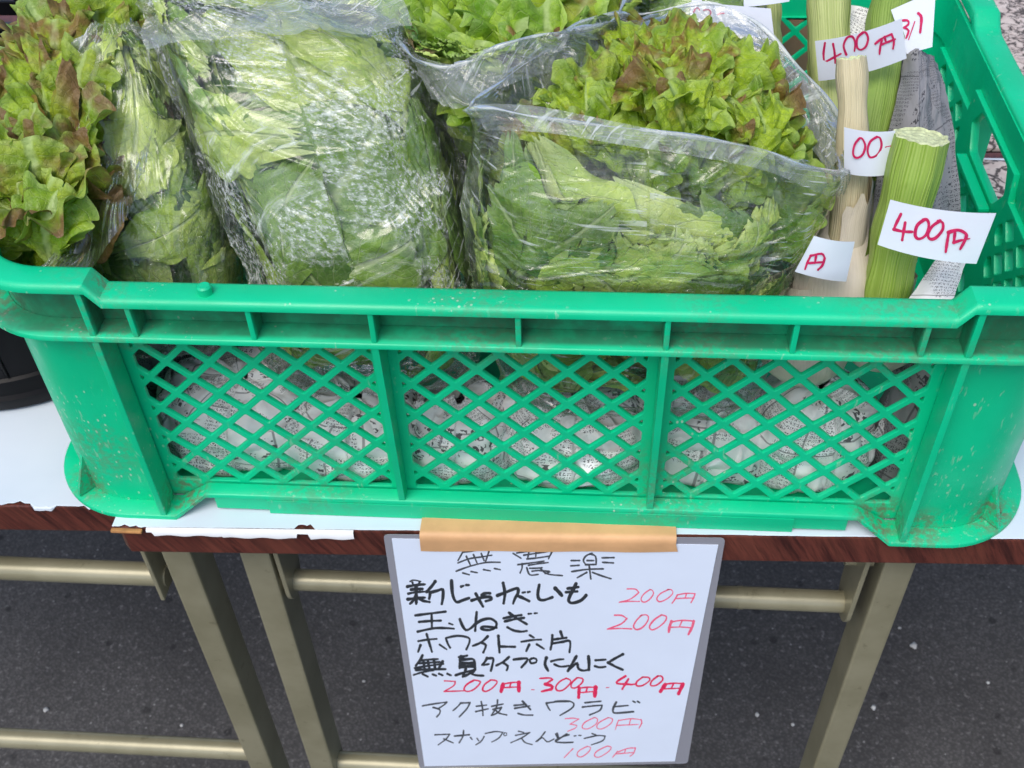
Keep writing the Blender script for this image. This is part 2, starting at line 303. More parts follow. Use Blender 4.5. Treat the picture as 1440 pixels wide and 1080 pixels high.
M = dict(green=mat_green(), paper=mat_paper(), wood=mat_wood(), asphalt=mat_asphalt(), leg=mat_leg(), cloth=mat_cloth(),
    leaf_red=mat_leaf('red tipped lettuce', (.13, .24, .012), (.36, .46, .035), (.17, .065, .040), .80),
    leaf_mix=mat_leaf('green lettuce with faint red tips', (.13, .26, .010), (.40, .54, .03), (.20, .085, .030), .36),
    leaf_grn=mat_leaf('green lettuce', (.12, .28, .015), (.38, .56, .045), (.2, .1, .05), 0),
    leaf_flat=mat_leaf('pressed lettuce leaf', (.25, .44, .03), (.68, .82, .19), (.2, .1, .05), 0, trans=.10, pale=(.62, .72, .36), rough=.35),
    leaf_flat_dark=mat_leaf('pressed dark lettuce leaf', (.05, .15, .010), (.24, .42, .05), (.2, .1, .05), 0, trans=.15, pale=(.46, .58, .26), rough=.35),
    leaf_core=mat_leaf('inner lettuce leaf', (.05, .13, .015), (.12, .25, .03), (.2, .1, .05), 0, trans=.1),  # core darkened so the gaps between leaves carry painted shade
    leaf_flat_red=mat_leaf('pressed red tipped leaf', (.18, .33, .04), (.34, .50, .08), (.16, .07, .05), .7, trans=.15),
    film_c=mat_film('wet plastic film', .03, .66, 1.1, 2.5, .75), film_r=mat_film('glossy plastic film', .02, .72, .14, .12), film_l=mat_film('creased plastic film', .03, .70, .15, 1.75),
    film_w=mat_film('cloudy doubled plastic film', .20, .80, .1, .9),
    film_h=mat_film('rolled edge of plastic film', .50, .5, 0, .9),
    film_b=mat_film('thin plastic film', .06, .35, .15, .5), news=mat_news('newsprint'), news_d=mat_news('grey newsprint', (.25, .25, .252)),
    card=mat_simple('cardboard', (.42, .27, .17), .8, .08, 20), black=mat_simple('black plastic', (.006, .006, .007), .28, .2, 20, .04, .1),
    maroon=mat_simple('maroon paper', (.22, .05, .05), .6), tagp=mat_simple('price tag paper', (.74, .78, .86), .6, .02, 40, .05),
    signp=mat_simple('sign paper', (.74, .82, .94), .45, .02, 12, .03), tape=mat_simple('kraft tape', (.66, .38, .18), .5, .10, 26, .3),
    ink=mat_ink('black marker ink', (.025, .030, .036)), pencil=mat_ink('thin black ink', (.055, .062, .072)), red=mat_ink('red marker ink', (.68, .02, .09)), pink=mat_ink('pink marker ink', (.82, .12, .21)), redpen=mat_ink('crimson pen ink', (.52, .012, .09)),
    lam=mat_clear('laminate film', .12, (.93, .95, .97), .46), pale=mat_simple('pale torn board', (.42, .20, .07), .8, .3, 90), white=mat_simple('torn white paper', (.74, .76, .76), .7, .04, 50),
    stC=mat_stalk('green garlic stalk', (.24, .40, .03), (.50, .62, .20)), stA=mat_stalk('yellow green garlic stalk', (.34, .42, .10), (.58, .60, .30), (0, 0), 1, .25),
    stD=mat_stalk('dark green garlic stalk', (.20, .33, .04), (.34, .45, .12)), stB=mat_stalk('dry garlic stalk', (.60, .52, .30), (.72, .66, .46), (0, 0), 1, .7),  # the stalk leaning by the newspaper has a darker green
    bulb=mat_stalk('garlic bulb skin', (.70, .62, .50), (.80, .74, .64), (0, 0), .35, .25), cut=mat_simple('cut stalk end', (.55, .60, .34), .7, .25, 260, .5), stone=mat_simple('pale pebble', (.5, .5, .48), .8))

# ------------------------------------------------------------------ object helpers
def newname(n):
    return n
def mesh_obj(name, verts, faces, mat, parent=None, smooth=True, uvs=None):
    me = bpy.data.meshes.new(name)
    verts = np.asarray(verts, float)
    me.from_pydata(verts.tolist(), [], [list(map(int, f)) for f in faces])
    if smooth: me.polygons.foreach_set('use_smooth', [True]*len(me.polygons))
    if uvs is not None:
        l = me.uv_layers.new(name='UVMap'); idx = np.zeros(len(me.loops), int); me.loops.foreach_get('vertex_index', idx)
        l.data.foreach_set('uv', np.asarray(uvs, float)[idx].ravel())
    me.materials.append(mat); me.update()
    o = bpy.data.objects.new(name, me); COL.objects.link(o)
    if parent: o.parent = parent
    return o
def grid_faces(nu, nv, cu=False, cv=False):
    f = []
    for i in range(nu if cu else nu-1):
        for j in range(nv if cv else nv-1):
            a = i*nv+j; b = ((i+1) % nu)*nv+j; c = ((i+1) % nu)*nv+(j+1) % nv; d = i*nv+(j+1) % nv
            f.append((a, b, c, d))
    return f
def grid_obj(name, P, mat, parent=None, uv=None, cu=False, cv=False, smooth=True):
    nu, nv = P.shape[:2]
    return mesh_obj(name, P.reshape(-1, 3), grid_faces(nu, nv, cu, cv), mat, parent, smooth, None if uv is None else uv.reshape(-1, 2))
def thing(name, label, cat, loc=(0, 0, 0), group=None):
    o = bpy.data.objects.new(name, None); COL.objects.link(o); o.empty_display_size = .02
    o['label'] = label; o['category'] = cat
    if group: o['group'] = group
    THINGS.append((o, Vector(loc)))
    return o
THINGS = []
def tag(o, label, cat, group=None):
    o['label'] = label; o['category'] = cat
    if group: o['group'] = group
    return o
def struct(o): o['kind'] = 'structure'; return o
def bx(bm, x0, x1, y0, y1, z0, z1):
    vs = [bm.verts.new(p) for p in ((x0, y0, z0), (x1, y0, z0), (x1, y1, z0), (x0, y1, z0), (x0, y0, z1), (x1, y0, z1), (x1, y1, z1), (x0, y1, z1))]
    for f in ((3, 2, 1, 0), (4, 5, 6, 7), (0, 1, 5, 4), (1, 2, 6, 5), (2, 3, 7, 6), (3, 0, 4, 7)): bm.faces.new([vs[i] for i in f])
    return vs
def bm_obj(name, bm, mat, parent=None, bevel=0, smooth=False, seg=2):
    if bevel:
        bmesh.ops.bevel(bm, geom=[e for e in bm.edges], offset=bevel, segments=seg, profile=.6, affect='EDGES', clamp_overlap=True)
    me = bpy.data.meshes.new(name); bm.to_mesh(me); bm.free()
    if smooth: me.polygons.foreach_set('use_smooth', [True]*len(me.polygons))
    me.materials.append(mat); o = bpy.data.objects.new(name, me); COL.objects.link(o)
    if parent: o.parent = parent
    return o
def box(name, x0, x1, y0, y1, z0, z1, mat, parent=None, bevel=.0008, rot=None):
    bm = bmesh.new(); bx(bm, x0, x1, y0, y1, z0, z1)
    if rot is not None: bmesh.ops.rotate(bm, verts=bm.verts, cent=(rot[0], rot[1], 0), matrix=Matrix.Rotation(rot[2], 3, 'Z'))
    return bm_obj(name, bm, mat, parent, bevel)
def tube(name, pts, rad, mat, parent=None, n=16, square=0, caps=True, uvscale=1.0, frame=None):
    pts = np.asarray(pts, float); K = len(pts); rad = np.broadcast_to(np.asarray(rad, float), (K,))
    T = np.gradient(pts, axis=0); T /= np.linalg.norm(T, axis=1)[:, None]
    ref = np.array([0, -1., 0]) if frame is None else np.asarray(frame, float)
    V = []; UV = []; L = np.r_[0, np.cumsum(np.linalg.norm(np.diff(pts, axis=0), axis=1))]
    for k in range(K):
        a = np.cross(T[k], ref); a /= np.linalg.norm(a); b = np.cross(a, T[k])
        for i in range(n+1):
            t = 2*math.pi*i/n
            V.append(pts[k]+rad[k]*(math.cos(t)*a+math.sin(t)*b)); UV.append((rad[k]*t if rad[k] > 0 else 0, L[k]))
    fc = []
    for k in range(K-1):
        for i in range(n):
            a = k*(n+1)+i; fc.append((a, a+1, a+n+2, a+n+1))
    if caps: fc.append(tuple(range(n-1, -1, -1))); fc.append(tuple((K-1)*(n+1)+i for i in range(n)))
    return mesh_obj(name, V, fc, mat, parent, True, UV)
def autosmooth(o, ang=35):
    me = o.data; a = math.radians(ang)
    bm = bmesh.new(); bm.from_mesh(me)
    for e in bm.edges:
        if len(e.link_faces) == 2 and e.calc_face_angle(0) > a: e.smooth = False
    for f in bm.faces: f.smooth = True
    bm.to_mesh(me); bm.free(); return o
class SN:   # smooth sum-of-sines noise, vectorised
    def __init__(s, seed, dim=3, n=14):
        r = np.random.default_rng(seed); s.k = r.normal(size=(n, dim)); s.k /= np.linalg.norm(s.k, axis=1)[:, None]
        s.k *= r.uniform(.6, 1.7, (n, 1)); s.p = r.uniform(0, 6.28, n)
    def __call__(s, X, f=1.0):
        return np.sin(2*np.pi*f*(X@s.k.T)+s.p).sum(-1)/math.sqrt(len(s.p))*1.2

# ------------------------------------------------------------------ ground
bm = bmesh.new()
vs = [bm.verts.new(p) for p in ((-60, -60, -.7), (60, -60, -.7), (60, 60, -.7), (-60, 60, -.7))]; bm.faces.new(vs)
struct(bm_obj('ground', bm, M['asphalt']))
for k, (u, v, r) in enumerate([(1285, 908, .0045), (1228, 995, .0035), (1065, 1005, .003), (65, 998, .0035), (512, 958, .002), (1265, 883, .002), (515, 1060, .003), (255, 1020, .002), (1115, 1019, .002), (1390, 960, .002)]):
    p = up(u, v, 2, -.698)
    bm = bmesh.new(); bmesh.ops.create_icosphere(bm, subdivisions=2, radius=r)
    for q in bm.verts: q.co *= 1+.25*math.sin(q.co.x*900+k)+.15*math.cos(q.co.y*1300); q.co.z *= .6; q.co += Vector(p)
    tag(bm_obj('pebble', bm, M['stone'], smooth=True), ['white pebble on the asphalt right of the right table leg', 'small white stone beside the right table leg lower edge', 'pale stone on asphalt just right of the price sign', 'white pebble on the asphalt under the left table', 'tiny pale stone right of the middle table leg',
        'tiny pale chip above the white pebble at right', 'pale stone at the foot of the middle leg', 'tiny pale stone between the two left legs', 'tiny pale chip right of the price sign bottom', 'tiny pale chip at far right on the asphalt'][k], 'pebble', 'pebbles on the asphalt')

# ------------------------------------------------------------------ tables
YAWT = math.atan(.0287)
def ye(x): return -.0075+(x+.274)*.0287
rt = thing('folding_table', 'right folding table with mahogany edge, its top covered in white paper under the crate', 'table', (.6, .2, -.7))
def slab(x0, x1, z0, z1, yfun, depth, mat, name, parent, bevel=.001, cham=0):
    bm = bmesh.new()
    pts = [(x0+cham, yfun(x0+cham)), (x1, yfun(x1)), (x1, yfun(x1)+depth), (x0, yfun(x0)+depth), (x0, yfun(x0)+cham)]
    if not cham: pts = pts[:4]
    b = [bm.verts.new((x, y, z0)) for x, y in pts]; t = [bm.verts.new((x, y, z1)) for x, y in pts]; n = len(pts)
    bm.faces.new(b[::-1]); bm.faces.new(t)
    for i in range(n): bm.faces.new((b[i], b[(i+1) % n], t[(i+1) % n], t[i]))
    return bm_obj(name, bm, mat, parent, bevel)
slab(-.2735, 1.5, -.0275, -.0012, ye, .45, M['wood'], 'tabletop', rt, .0012, .006)
def ragged(name, x0, x1, yfun, y1, z, mat, parent, notch=(), seed=1, step=.004, amp=.0006, drop=.004):
    # paper sheet whose front edge hangs a few mm over the table edge, with torn notches
    r = np.random.default_rng(seed); xs = np.arange(x0, x1+1e-6, step); V = []
    for x in xs:
        yf = yfun(x); d = drop+amp*(math.sin(x*61+seed)+.6*math.sin(x*173))*.6+r.normal()*amp*.25
        for (a, b, hh) in notch:
            if a < x < b: d = hh+r.normal()*.0008
        if d >= 0: row = [(x, y1, z), (x, yf+.02, z), (x, yf-.0006, z), (x, yf-.0016, z-.0012), (x, yf-.0018, z-.0012-max(d, .0005))]
        else: row = [(x, y1, z), (x, yf+.02, z), (x, yf-d, z), (x, yf-d-.0003, z-.0001), (x, yf-d-.0006, z-.0002)]
        V += row
    P = np.array(V).reshape(len(xs), 5, 3)
    return grid_obj(name, P, mat, parent, smooth=False)
sh = ragged('paper_sheet', -.2735, 1.5, ye, .45, .0002, M['paper'], rt, notch=[(-.268, -.252, -.001), (-.150, -.139, -.0035)], seed=3, drop=-.0008, amp=.0002, step=.002)
# torn white backing and bared board at the table corner
bm = bmesh.new(); bx(bm, -.2742, -.2530, -.0104, -.0070, -.0034, -.0012); tb = bm_obj('bared_board', bm, M['pale'], rt, .0008)
def plank_leg(parent, x, y0, y1, wx, z1, z0=-.7, name='leg'):
    return box(name, x, x+wx, y0, y1, z0, z1, M['leg'], parent, .0022)
# legs: rectangular tube, front faces located from the photograph
plank_leg(rt, -.2125, .030, .062, .0225, -.0285)
plank_leg(rt, .2465, .030, .062, .0215, -.0285)
plank_leg(rt, 1.30, .030, .062, .0225, -.0285)
def rail(parent, x0, x1, y, z, r=.0085, name='crossbar'):
    return autosmooth(tube(name, [(x0, y, z), (x0+.02, y, z), ((x0+x1)/2, y, z), (x1-.02, y, z), (x1, y, z)], r, M['leg'], parent, 20))
rail(rt, -.190, .236, .046, -.128); rail(rt, -.19, .247, .046, -.425, .010)
for xx in (-.186, .2325):   # hinge plates
    bm = bmesh.new(); out = []
    for i in range(13):
        t = math.pi*i/12; out.append((.046-.017*math.cos(t), -.122-.021*math.sin(t)))
    out = [(.026, -.029)]+out+[(.066, -.029)]
    a = [bm.verts.new((xx, y, z)) for y, z in out]; b = [bm.verts.new((xx+.0035, y, z)) for y, z in out]; n = len(out)
    bm.faces.new(a[::-1]); bm.faces.new(b)
    for i in range(n): bm.faces.new((a[i], a[(i+1) % n], b[(i+1) % n], b[i]))
    bmesh.ops.recalc_face_normals(bm, faces=bm.faces); bm_obj('hinge_plate', bm, M['leg'], rt, .0008)
    autosmooth(tube('bolt', [(xx-.008, .046, -.075), (xx+.012, .046, -.075)], .005, M['leg'], rt, 12))
for xx in (-.058, -.03, .13, .155):
    autosmooth(tube('weld_ring', [(xx, .046, -.128), (xx+.004, .046, -.128)], .0089, M['leg'], rt, 20))
lt = thing('folding_table', 'left folding table with mahogany edge, lower and set back from the crate table', 'table', (-.9, .25, -.7))
def yl(x): return .0305+(x+.377)*.03
slab(-1.6, -.225, -.0585, -.0312, yl, .45, M['wood'], 'tabletop', lt, .0012)
ragged('paper_sheet', -1.6, -.225, yl, .47, -.0300, M['paper'], lt, notch=[(-.375, -.352, -.003), (-.352, -.338, .001), (-.318, -.29, -.0005)], seed=9, amp=.0003, drop=-.0010)
plank_leg(lt, -.2745, .034, .066, .0225, -.060)
plank_leg(lt, -1.5, .034, .066, .0225, -.060)
rail(lt, -1.49, -.287, .052, -.137, .0095); rail(lt, -1.49, -.27, .046, -.412, .0095)
box('hinge_plate', -.292, -.2885, .036, .068, -.150, -.060, M['leg'], lt, .0015)

# ------------------------------------------------------------------ patterned cloth, cardboard box and black things behind
def cloth_sheet():
    xs = np.linspace(.36, 1.2, 60); ys = np.linspace(.10, .465, 40); P = np.zeros((60, 44, 3)); nz = SN(5, 2)
    Y = np.r_[ys, .47, .474, .474, .474]
    for i, x in enumerate(xs):
        for j, y in enumerate(Y):
            z = .004+.002*nz(np.array([[x*6, y*6]]))[0]
            if j > 40: z = -.004-(j-41)*.16
            P[i, j] = (x, y+(.01*math.sin(x*14) if j > 41 else 0)-.03*math.sin(x*3), z)
    return P
tag(grid_obj('patterned_cloth', cloth_sheet(), M['cloth']), 'pale cloth with a black twig pattern lying right of the crate', 'cloth')
# second cloth-covered table surface behind
bt = thing('folding_table', 'table behind the crate draped in twig patterned cloth', 'table', (.5, .8, -.7))
slab(-1.0, 1.6, -.05, -.02, lambda x: .50, .5, M['wood'], 'tabletop', bt)
for x in (-.95, 1.5):
    for y in (.53, .94): plank_leg(bt, x, y, y+.03, .025, -.0505)
bm = bmesh.new(); bx(bm, .30, 1.2, .492, 1.01, -.0195, -.015); tag(bm_obj('table_cover', bm, M['cloth'], None, .001), 'twig patterned cover on the table behind the crate', 'cloth')
cb = thing('cardboard_box', 'tan cardboard box standing behind the crate', 'box', (.2, .6, -.0195))
box('box_wall', .02, .345, .505, .510, -.0190, .20, M['card'], cb); box('box_wall', .02, .345, .795, .800, -.0190, .20, M['card'], cb)
box('box_wall', .02, .025, .5105, .7945, -.0190, .20, M['card'], cb); box('box_wall', .340, .345, .5105, .7945, -.0190, .20, M['card'], cb)
box('box_flap', .026, .339, .511, .794, .150, .154, M['card'], cb)
tag(box('maroon_packet', .145, .195, .468, .488, .0, .158, M['maroon']), 'maroon packet wedged between crate and cardboard box', 'packet')

# ------------------------------------------------------------------ black pot on the left table
def lathe(name, prof, cx, cy, mat, parent=None, n=72):
    P = np.array([[(cx+r*math.cos(2*math.pi*i/n), cy+r*math.sin(2*math.pi*i/n), z) for r, z in prof] for i in range(n)])
    return autosmooth(grid_obj(name, P, mat, parent, cu=True), 40)
pot = thing('black_pot', 'glossy black plastic bucket standing on the left table beside the crate', 'bucket', (-.44, .235, -.03))
lathe('bucket_wall', [(.0, -.029), (.108, -.029), (.113, -.027), (.116, -.018), (.1165, -.015), (.114, -.012), (.1145, .0), (.128, .16), (.133, .162), (.133, .17), (.126, .171), (.124, .165), (.112, -.02), (0, -.022)], -.432, .232, M['black'], pot)
lathe('rib_ring', [(.1146, .000), (.1172, .002), (.1172, .004), (.1150, .006)], -.432, .232, M['black'], pot)
for k in range(14):
    a = 2*math.pi*k/14+.1; c, s = math.cos(a), math.sin(a)
    tube('rib', [(-.432+.1155*c, .232+.1155*s, .008), (-.432+.1280*c, .232+.1280*s, .155)], .0016, M['black'], pot, 8)
# dark slatted basket at the back left
bk = thing('black_basket', 'black plastic basket behind the red tipped lettuce at top left', 'basket', (-.42, .4, -.03))
for z in np.arange(.0, .25, .022): box('slat', -.60, -.345, .318, .322, z, z+.011, M['black'], bk)
for x in np.arange(-.60, -.34, .05): box('upright', x, x+.008, .3225, .3265, -.028, .25, M['black'], bk)
box('rim', -.605, -.34, .312, .332, .2505, .262, M['black'], bk, .002)

# ------------------------------------------------------------------ crate
HX, D, CR = .327, .44, .062
crate = thing('plastic_crate', 'green slatted plastic harvest crate full of bagged lettuce and garlic', 'crate', (0, .22, 0))
def loop(inset, n=14, seg=40):
    r = max(CR-inset, .006); x, y0, y1 = HX-inset, inset, D-inset; P = []
    def arc(cx, cy, a0):
        for i in range(n+1):
            a = a0+math.pi/2*i/n; P.append((cx+r*math.cos(a), cy+r*math.sin(a)))
    arc(x-r, y0+r, -math.pi/2); arc(x-r, y1-r, 0); arc(-x+r, y1-r, math.pi/2); arc(-x+r, y0+r, math.pi)
    # refine the straight runs so the raised steps can bend
    Q = []
    for i in range(len(P)):
        a, b = np.array(P[i]), np.array(P[(i+1) % len(P)]); L = np.linalg.norm(b-a); k = seg if L > .1 else 1
        for t in range(k): Q.append(tuple(a+(b-a)*t/k))
    return Q
STEPX = [-.2355, -.2285, .2285, .2355]
def loop_with_steps(inset, breaks):
    Q = loop(inset); out = []
    n = len(Q)
    for i in range(n):
        a, b = np.array(Q[i]), np.array(Q[(i+1) % n]); out.append(tuple(a))
        if abs(a[1]-b[1]) < 1e-9 and abs(a[0]-b[0]) > 1e-4:
            ts = sorted((s-a[0])/(b[0]-a[0]) for s in breaks if 0.02 < (s-a[0])/(b[0]-a[0]) < .98)
            for t in ts: out.append(tuple(a+(b-a)*t))
    return out
def sweep(name, prof, dz, mat, parent, breaks=(), ang=30, di=lambda x, y: 0):
    # prof: closed list of (inset, z); loops share the outer loop's parameterisation
    base = loop_with_steps(0, breaks); n = len(base); P = np.zeros((n, len(prof), 3))
    cx, y0, y1 = HX-CR, CR, D-CR
    for i, (x, y) in enumerate(base):
        sx = 1 if x > 0 else -1
        ox = oy = 0.0
        if abs(x) > cx and (y < y0 or y > y1):
            c = np.array([sx*cx, y0 if y < y0 else y1]); d = np.array([x, y])-c; d /= np.linalg.norm(d)
        elif y < 1e-6: d = np.array([0, -1.])
        elif y > D-1e-6: d = np.array([0, 1.])
        else: d = np.array([sx, 0.])
        for j, (ins, z) in enumerate(prof):
            ins2 = ins+di(x, y)*(1 if ins < .01 else 0); q = np.array([x, y])-d*ins2
            P[i, j] = (q[0], q[1], z+dz(x, y, (ins, z)))
    o = grid_obj(name, P, mat, parent, cu=True, cv=True); 
    bm = bmesh.new(); bm.from_mesh(o.data); bmesh.ops.recalc_face_normals(bm, faces=bm.faces); bm.to_mesh(o.data); bm.free()
    return autosmooth(o, ang)
def smooth01(t): return 0 if t < 0 else 1 if t > 1 else t
def dz_rim(x, y, ins):
    if abs(x) > .2284 and (y < .12 or y > D-.12):
        a = smooth01((abs(x)-.2285)/.007); b = smooth01((.12-min(y, D-y))/.01) if min(y, D-y) > .1 else 1
        return .0095*a*b
    return 0
def dz_foot(x, y, ins):
    # the foot flange lies on the table at the corners and climbs to a rail between them
    ym = min(y, D-y)
    if ym < .03: a = smooth01((abs(x)-.211)/.021)
    else: a = smooth01((.125-ym)/.02)
    return -.0140*a
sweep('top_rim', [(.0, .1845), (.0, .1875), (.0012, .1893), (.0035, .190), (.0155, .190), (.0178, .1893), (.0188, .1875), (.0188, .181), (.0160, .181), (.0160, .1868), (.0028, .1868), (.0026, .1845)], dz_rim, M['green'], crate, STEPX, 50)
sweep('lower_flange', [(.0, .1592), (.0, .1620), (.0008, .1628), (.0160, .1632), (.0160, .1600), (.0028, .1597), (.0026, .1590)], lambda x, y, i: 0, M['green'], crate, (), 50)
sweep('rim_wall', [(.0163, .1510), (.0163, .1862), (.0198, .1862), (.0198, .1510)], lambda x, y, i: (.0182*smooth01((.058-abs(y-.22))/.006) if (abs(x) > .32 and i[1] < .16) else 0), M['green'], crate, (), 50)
FB = [-.232, -.211, .211, .232]
sweep('foot_flange', [(.0, .0140), (.0, .0168), (.0008, .0176), (.0185, .0176), (.0185, .0148), (.0026, .0148), (.0022, .0138)], dz_foot, M['green'], crate, FB, 50, lambda x, y: .0085*(1+dz_foot(x, y, 0)/.0140))
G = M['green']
box('base_rail', -.206, .206, .0095, .0125, .0022, .0146, G, crate); box('base_rail', -.170, .172, .0080, .0094, .0006, .0136, G, crate, .0003)
box('base_rail', -.204, .204, D-.0125, D-.0095, .0022, .0146, G, crate)
for s in (-1, 1): box('base_rail', min(s*.3175, s*.3145), max(s*.3175, s*.3145), .13, D-.13, .0022, .0146, G, crate)
# corner walls
def corner_wall(cx, cy, a0, name='corner_wall'):
    ins, th = .0135, .0035; V = []; n = 20; r = CR-ins
    ex0 = .030
    path = []
    a = a0
    # straight lead, arc, straight lead
    d0 = np.array([math.cos(a0), math.sin(a0)]); t0 = np.array([-math.sin(a0), math.cos(a0)])
    path.append((np.array([cx, cy])+d0*r-t0*(HX-CR-.2410), d0)); path.append((np.array([cx, cy])+d0*r, d0))
    for i in range(1, n+1):
        a = a0+math.pi/2*i/n; d = np.array([math.cos(a), math.sin(a)]); path.append((np.array([cx, cy])+d*r, d))
    d1 = np.array([math.cos(a0+math.pi/2), math.sin(a0+math.pi/2)]); t1 = np.array([-math.sin(a0+math.pi/2), math.cos(a0+math.pi/2)])
    path.append((np.array([cx, cy])+d1*r+t1*.026, d1))
    prof = [(0, .0040), (0, .1588), (th, .1588), (th, .0040)]
    P = np.array([[(p[0]-d[0]*i_, p[1]-d[1]*i_, z) for i_, z in prof] for p, d in path])
    # soften where the wall meets the foot: it flares out a little
    o = grid_obj(name, P, G, crate, cv=True)
    bm = bmesh.new(); bm.from_mesh(o.data); bmesh.ops.holes_fill(bm, edges=bm.edges, sides=8); bmesh.ops.recalc_face_normals(bm, faces=bm.faces); bm.to_mesh(o.data); bm.free()
    return autosmooth(o, 40)
for (cx, cy, a0) in ((HX-CR, CR, -math.pi/2), (HX-CR, D-CR, 0), (-HX+CR, D-CR, math.pi/2), (-HX+CR, CR, math.pi)):
    if a0 in (0, math.pi):  # long lead must fall on the long side; mirror by building the other way round
        pass
    corner_wall(cx, cy, a0)
# corner webs on the foot
for sx in (-1, 1):
    a = math.radians(-52 if sx > 0 else 232); c = np.array([sx*(HX-CR), CR]); d = np.array([math.cos(a), math.sin(a)]); t = np.array([-d[1], d[0]])*.0013
    o1, i1 = c+d*(CR-.0012), c+d*(CR-.0140)
    V = []
    for q, z in ((i1, .0045), (o1, .0045), (o1+(i1-o1)*.15, .010), (i1, .036)):
        V += [(q[0]-t[0], q[1]-t[1], z), (q[0]+t[0], q[1]+t[1], z)]
    mesh_obj('foot_web', V, [(0, 2, 4, 6), (1, 7, 5, 3), (0, 1, 3, 2), (2, 3, 5, 4), (4, 5, 7, 6), (6, 7, 1, 0)], G, crate, False)
def rib(x, y0, y1, z0, z1, w_=.0034, name='rib'): return box(name, x-w_/2, x+w_/2, y0, y1, z0, z1, G, crate, .0008)
for x in (-.24, .24): rib(x, .0006, .0185, .0030, .1600, .0042)
for x in (-.08, .08):
    V = [(x+sx*.002, y, z) for sx in (-1, 1) for y, z in ((.0092, .0172), (.0188, .0172), (.0188, .1598), (.0006, .1598))]
    mesh_obj('rib', V, [(0, 3, 2, 1), (4, 5, 6, 7), (0, 1, 5, 4), (1, 2, 6, 5), (2, 3, 7, 6), (3, 0, 4, 7)], G, crate, False)
for x in (-.08, .0, .08, -.1475, .1475, -.215, .215): rib(x, .0010, .0162, .1625, .1872, .0032)
for x in (-.24, .24): rib(x, .0010, .0162, .1625, .1955, .0038)
for x in (-.24, -.08, .08, .24): rib(x, D-.0185, D-.0090, .0172, .1600, .0040)
for s in (-1, 1):
    for y in (.10, .16, .28, .34): box('rib', min(s*(HX-.0006), s*(HX-.0185)), max(s*(HX-.0006), s*(HX-.0185)), y-.002, y+.002, .0250, .1600, G, crate, .0008)
    for y in (.10, .22, .34): box('rib', min(s*(HX-.001), s*(HX-.0162)), max(s*(HX-.001), s*(HX-.0162)), y-.002, y+.002, .1625, .1872, G, crate, .0008)
# slanted gussets from corner rib to main wall
def clip(poly, x0, x1, y0, y1):
    def cut(P, f, inter):
        o = []
        for i in range(len(P)):
            a, b = P[i], P[(i+1) % len(P)]
            if f(a): o.append(a)
            if f(a) != f(b): o.append(inter(a, b))
        return o
    for ax, v, s in ((0, x0, 1), (0, x1, -1), (1, y0, 1), (1, y1, -1)):
        if not poly: return []
        poly = cut(poly, lambda p: s*(p[ax]-v) >= 0, lambda a, b: tuple(np.array(a)+(np.array(b)-np.array(a))*((v-a[ax])/(b[ax]-a[ax]))))
    return poly
def area(P): return .5*abs(sum(P[i][0]*P[(i+1) % len(P)][1]-P[(i+1) % len(P)][0]*P[i][1] for i in range(len(P))))
def rounded(P, r):
    o = []; n = len(P)
    for i in range(n):
        p, a, b = np.array(P[i]), np.array(P[i-1]), np.array(P[(i+1) % n])
        la, lb = np.linalg.norm(a-p), np.linalg.norm(b-p)
        if la < 1e-6 or lb < 1e-6: continue
        ra = min(r, la*.4); rb = min(r, lb*.4); A = p+(a-p)/la*ra; B = p+(b-p)/lb*rb
        o += [tuple(A), tuple(.25*A+.5*p+.25*B), tuple(B)]
    return o
def panel(name, outer, holes, thick, mat, parent, mtx, bev=.0006):
    cu = bpy.data.curves.new(name, 'CURVE'); cu.dimensions = '2D'; cu.fill_mode = 'BOTH'; cu.extrude = thick/2-bev; cu.bevel_depth = bev; cu.bevel_resolution = 1; cu.offset = -bev
    for P in [outer]+holes:
        s = cu.splines.new('POLY'); s.points.add(len(P)-1); s.use_cyclic_u = True
        for k, p in enumerate(P): s.points[k].co = (p[0], p[1], 0, 1)
    t = bpy.data.objects.new('tmp', cu); COL.objects.link(t)
    dg = bpy.context.evaluated_depsgraph_get(); dg.update(); me = bpy.data.meshes.new_from_object(t.evaluated_get(dg)); me.name = name
    bpy.data.objects.remove(t); me.transform(mtx); me.materials.clear(); me.materials.append(mat)
    o = bpy.data.objects.new(name, me); COL.objects.link(o); o.parent = parent
    return autosmooth(o, 35)
PP = .0266
def lattice(x0, x1, y0, y1, cx, cy, hs=.0163, px=PP, py=PP, hy=None, rr=.0016, amin=1.6e-5):
    H = []; hy = hy or hs
    for i in range(-30, 31):
        for j in range(-30, 31):
            if (i+j) % 2: continue
            x, y = cx+i*px/2, cy+j*py/2
            if not (x0-px < x < x1+px and y0-py < y < y1+py): continue
            P = clip([(x-hs/2, y), (x, y-hy/2), (x+hs/2, y), (x, y+hy/2)], x0, x1, y0, y1)
            if len(P) > 2 and area(P) > amin:
                Q = [P[0]]
                for p in P[1:]:
                    if math.dist(p, Q[-1]) > 4e-4: Q.append(p)
                if math.dist(Q[0], Q[-1]) < 4e-4: Q.pop()
                if len(Q) > 2: H.append(rounded(Q, rr))
    return H
def frontM(y): return Matrix.Translation((0, y, 0)) @ Matrix(((1, 0, 0, 0), (0, 0, 1, 0), (0, 1, 0, 0), (0, 0, 0, 1)))
for y in (.0215, D-.0215):
    for (a, b) in ((-.2395, -.0805), (-.0795, .0795), (.0805, .2395)):
        c = (a+b)/2
        panel('lattice_panel', [(a, .003), (b, .003), (b, .1515), (a, .1515)], lattice(a+.0075, b-.0075, .0186, .1508, c, .0858, .0209, rr=.0013, amin=5e-6), .0032, G, crate, frontM(y))
for y in (.0185, D-.0185):  # plain shoulders tying ribs to the lattice
    for x in (-.24, -.08, .08, .24): pass
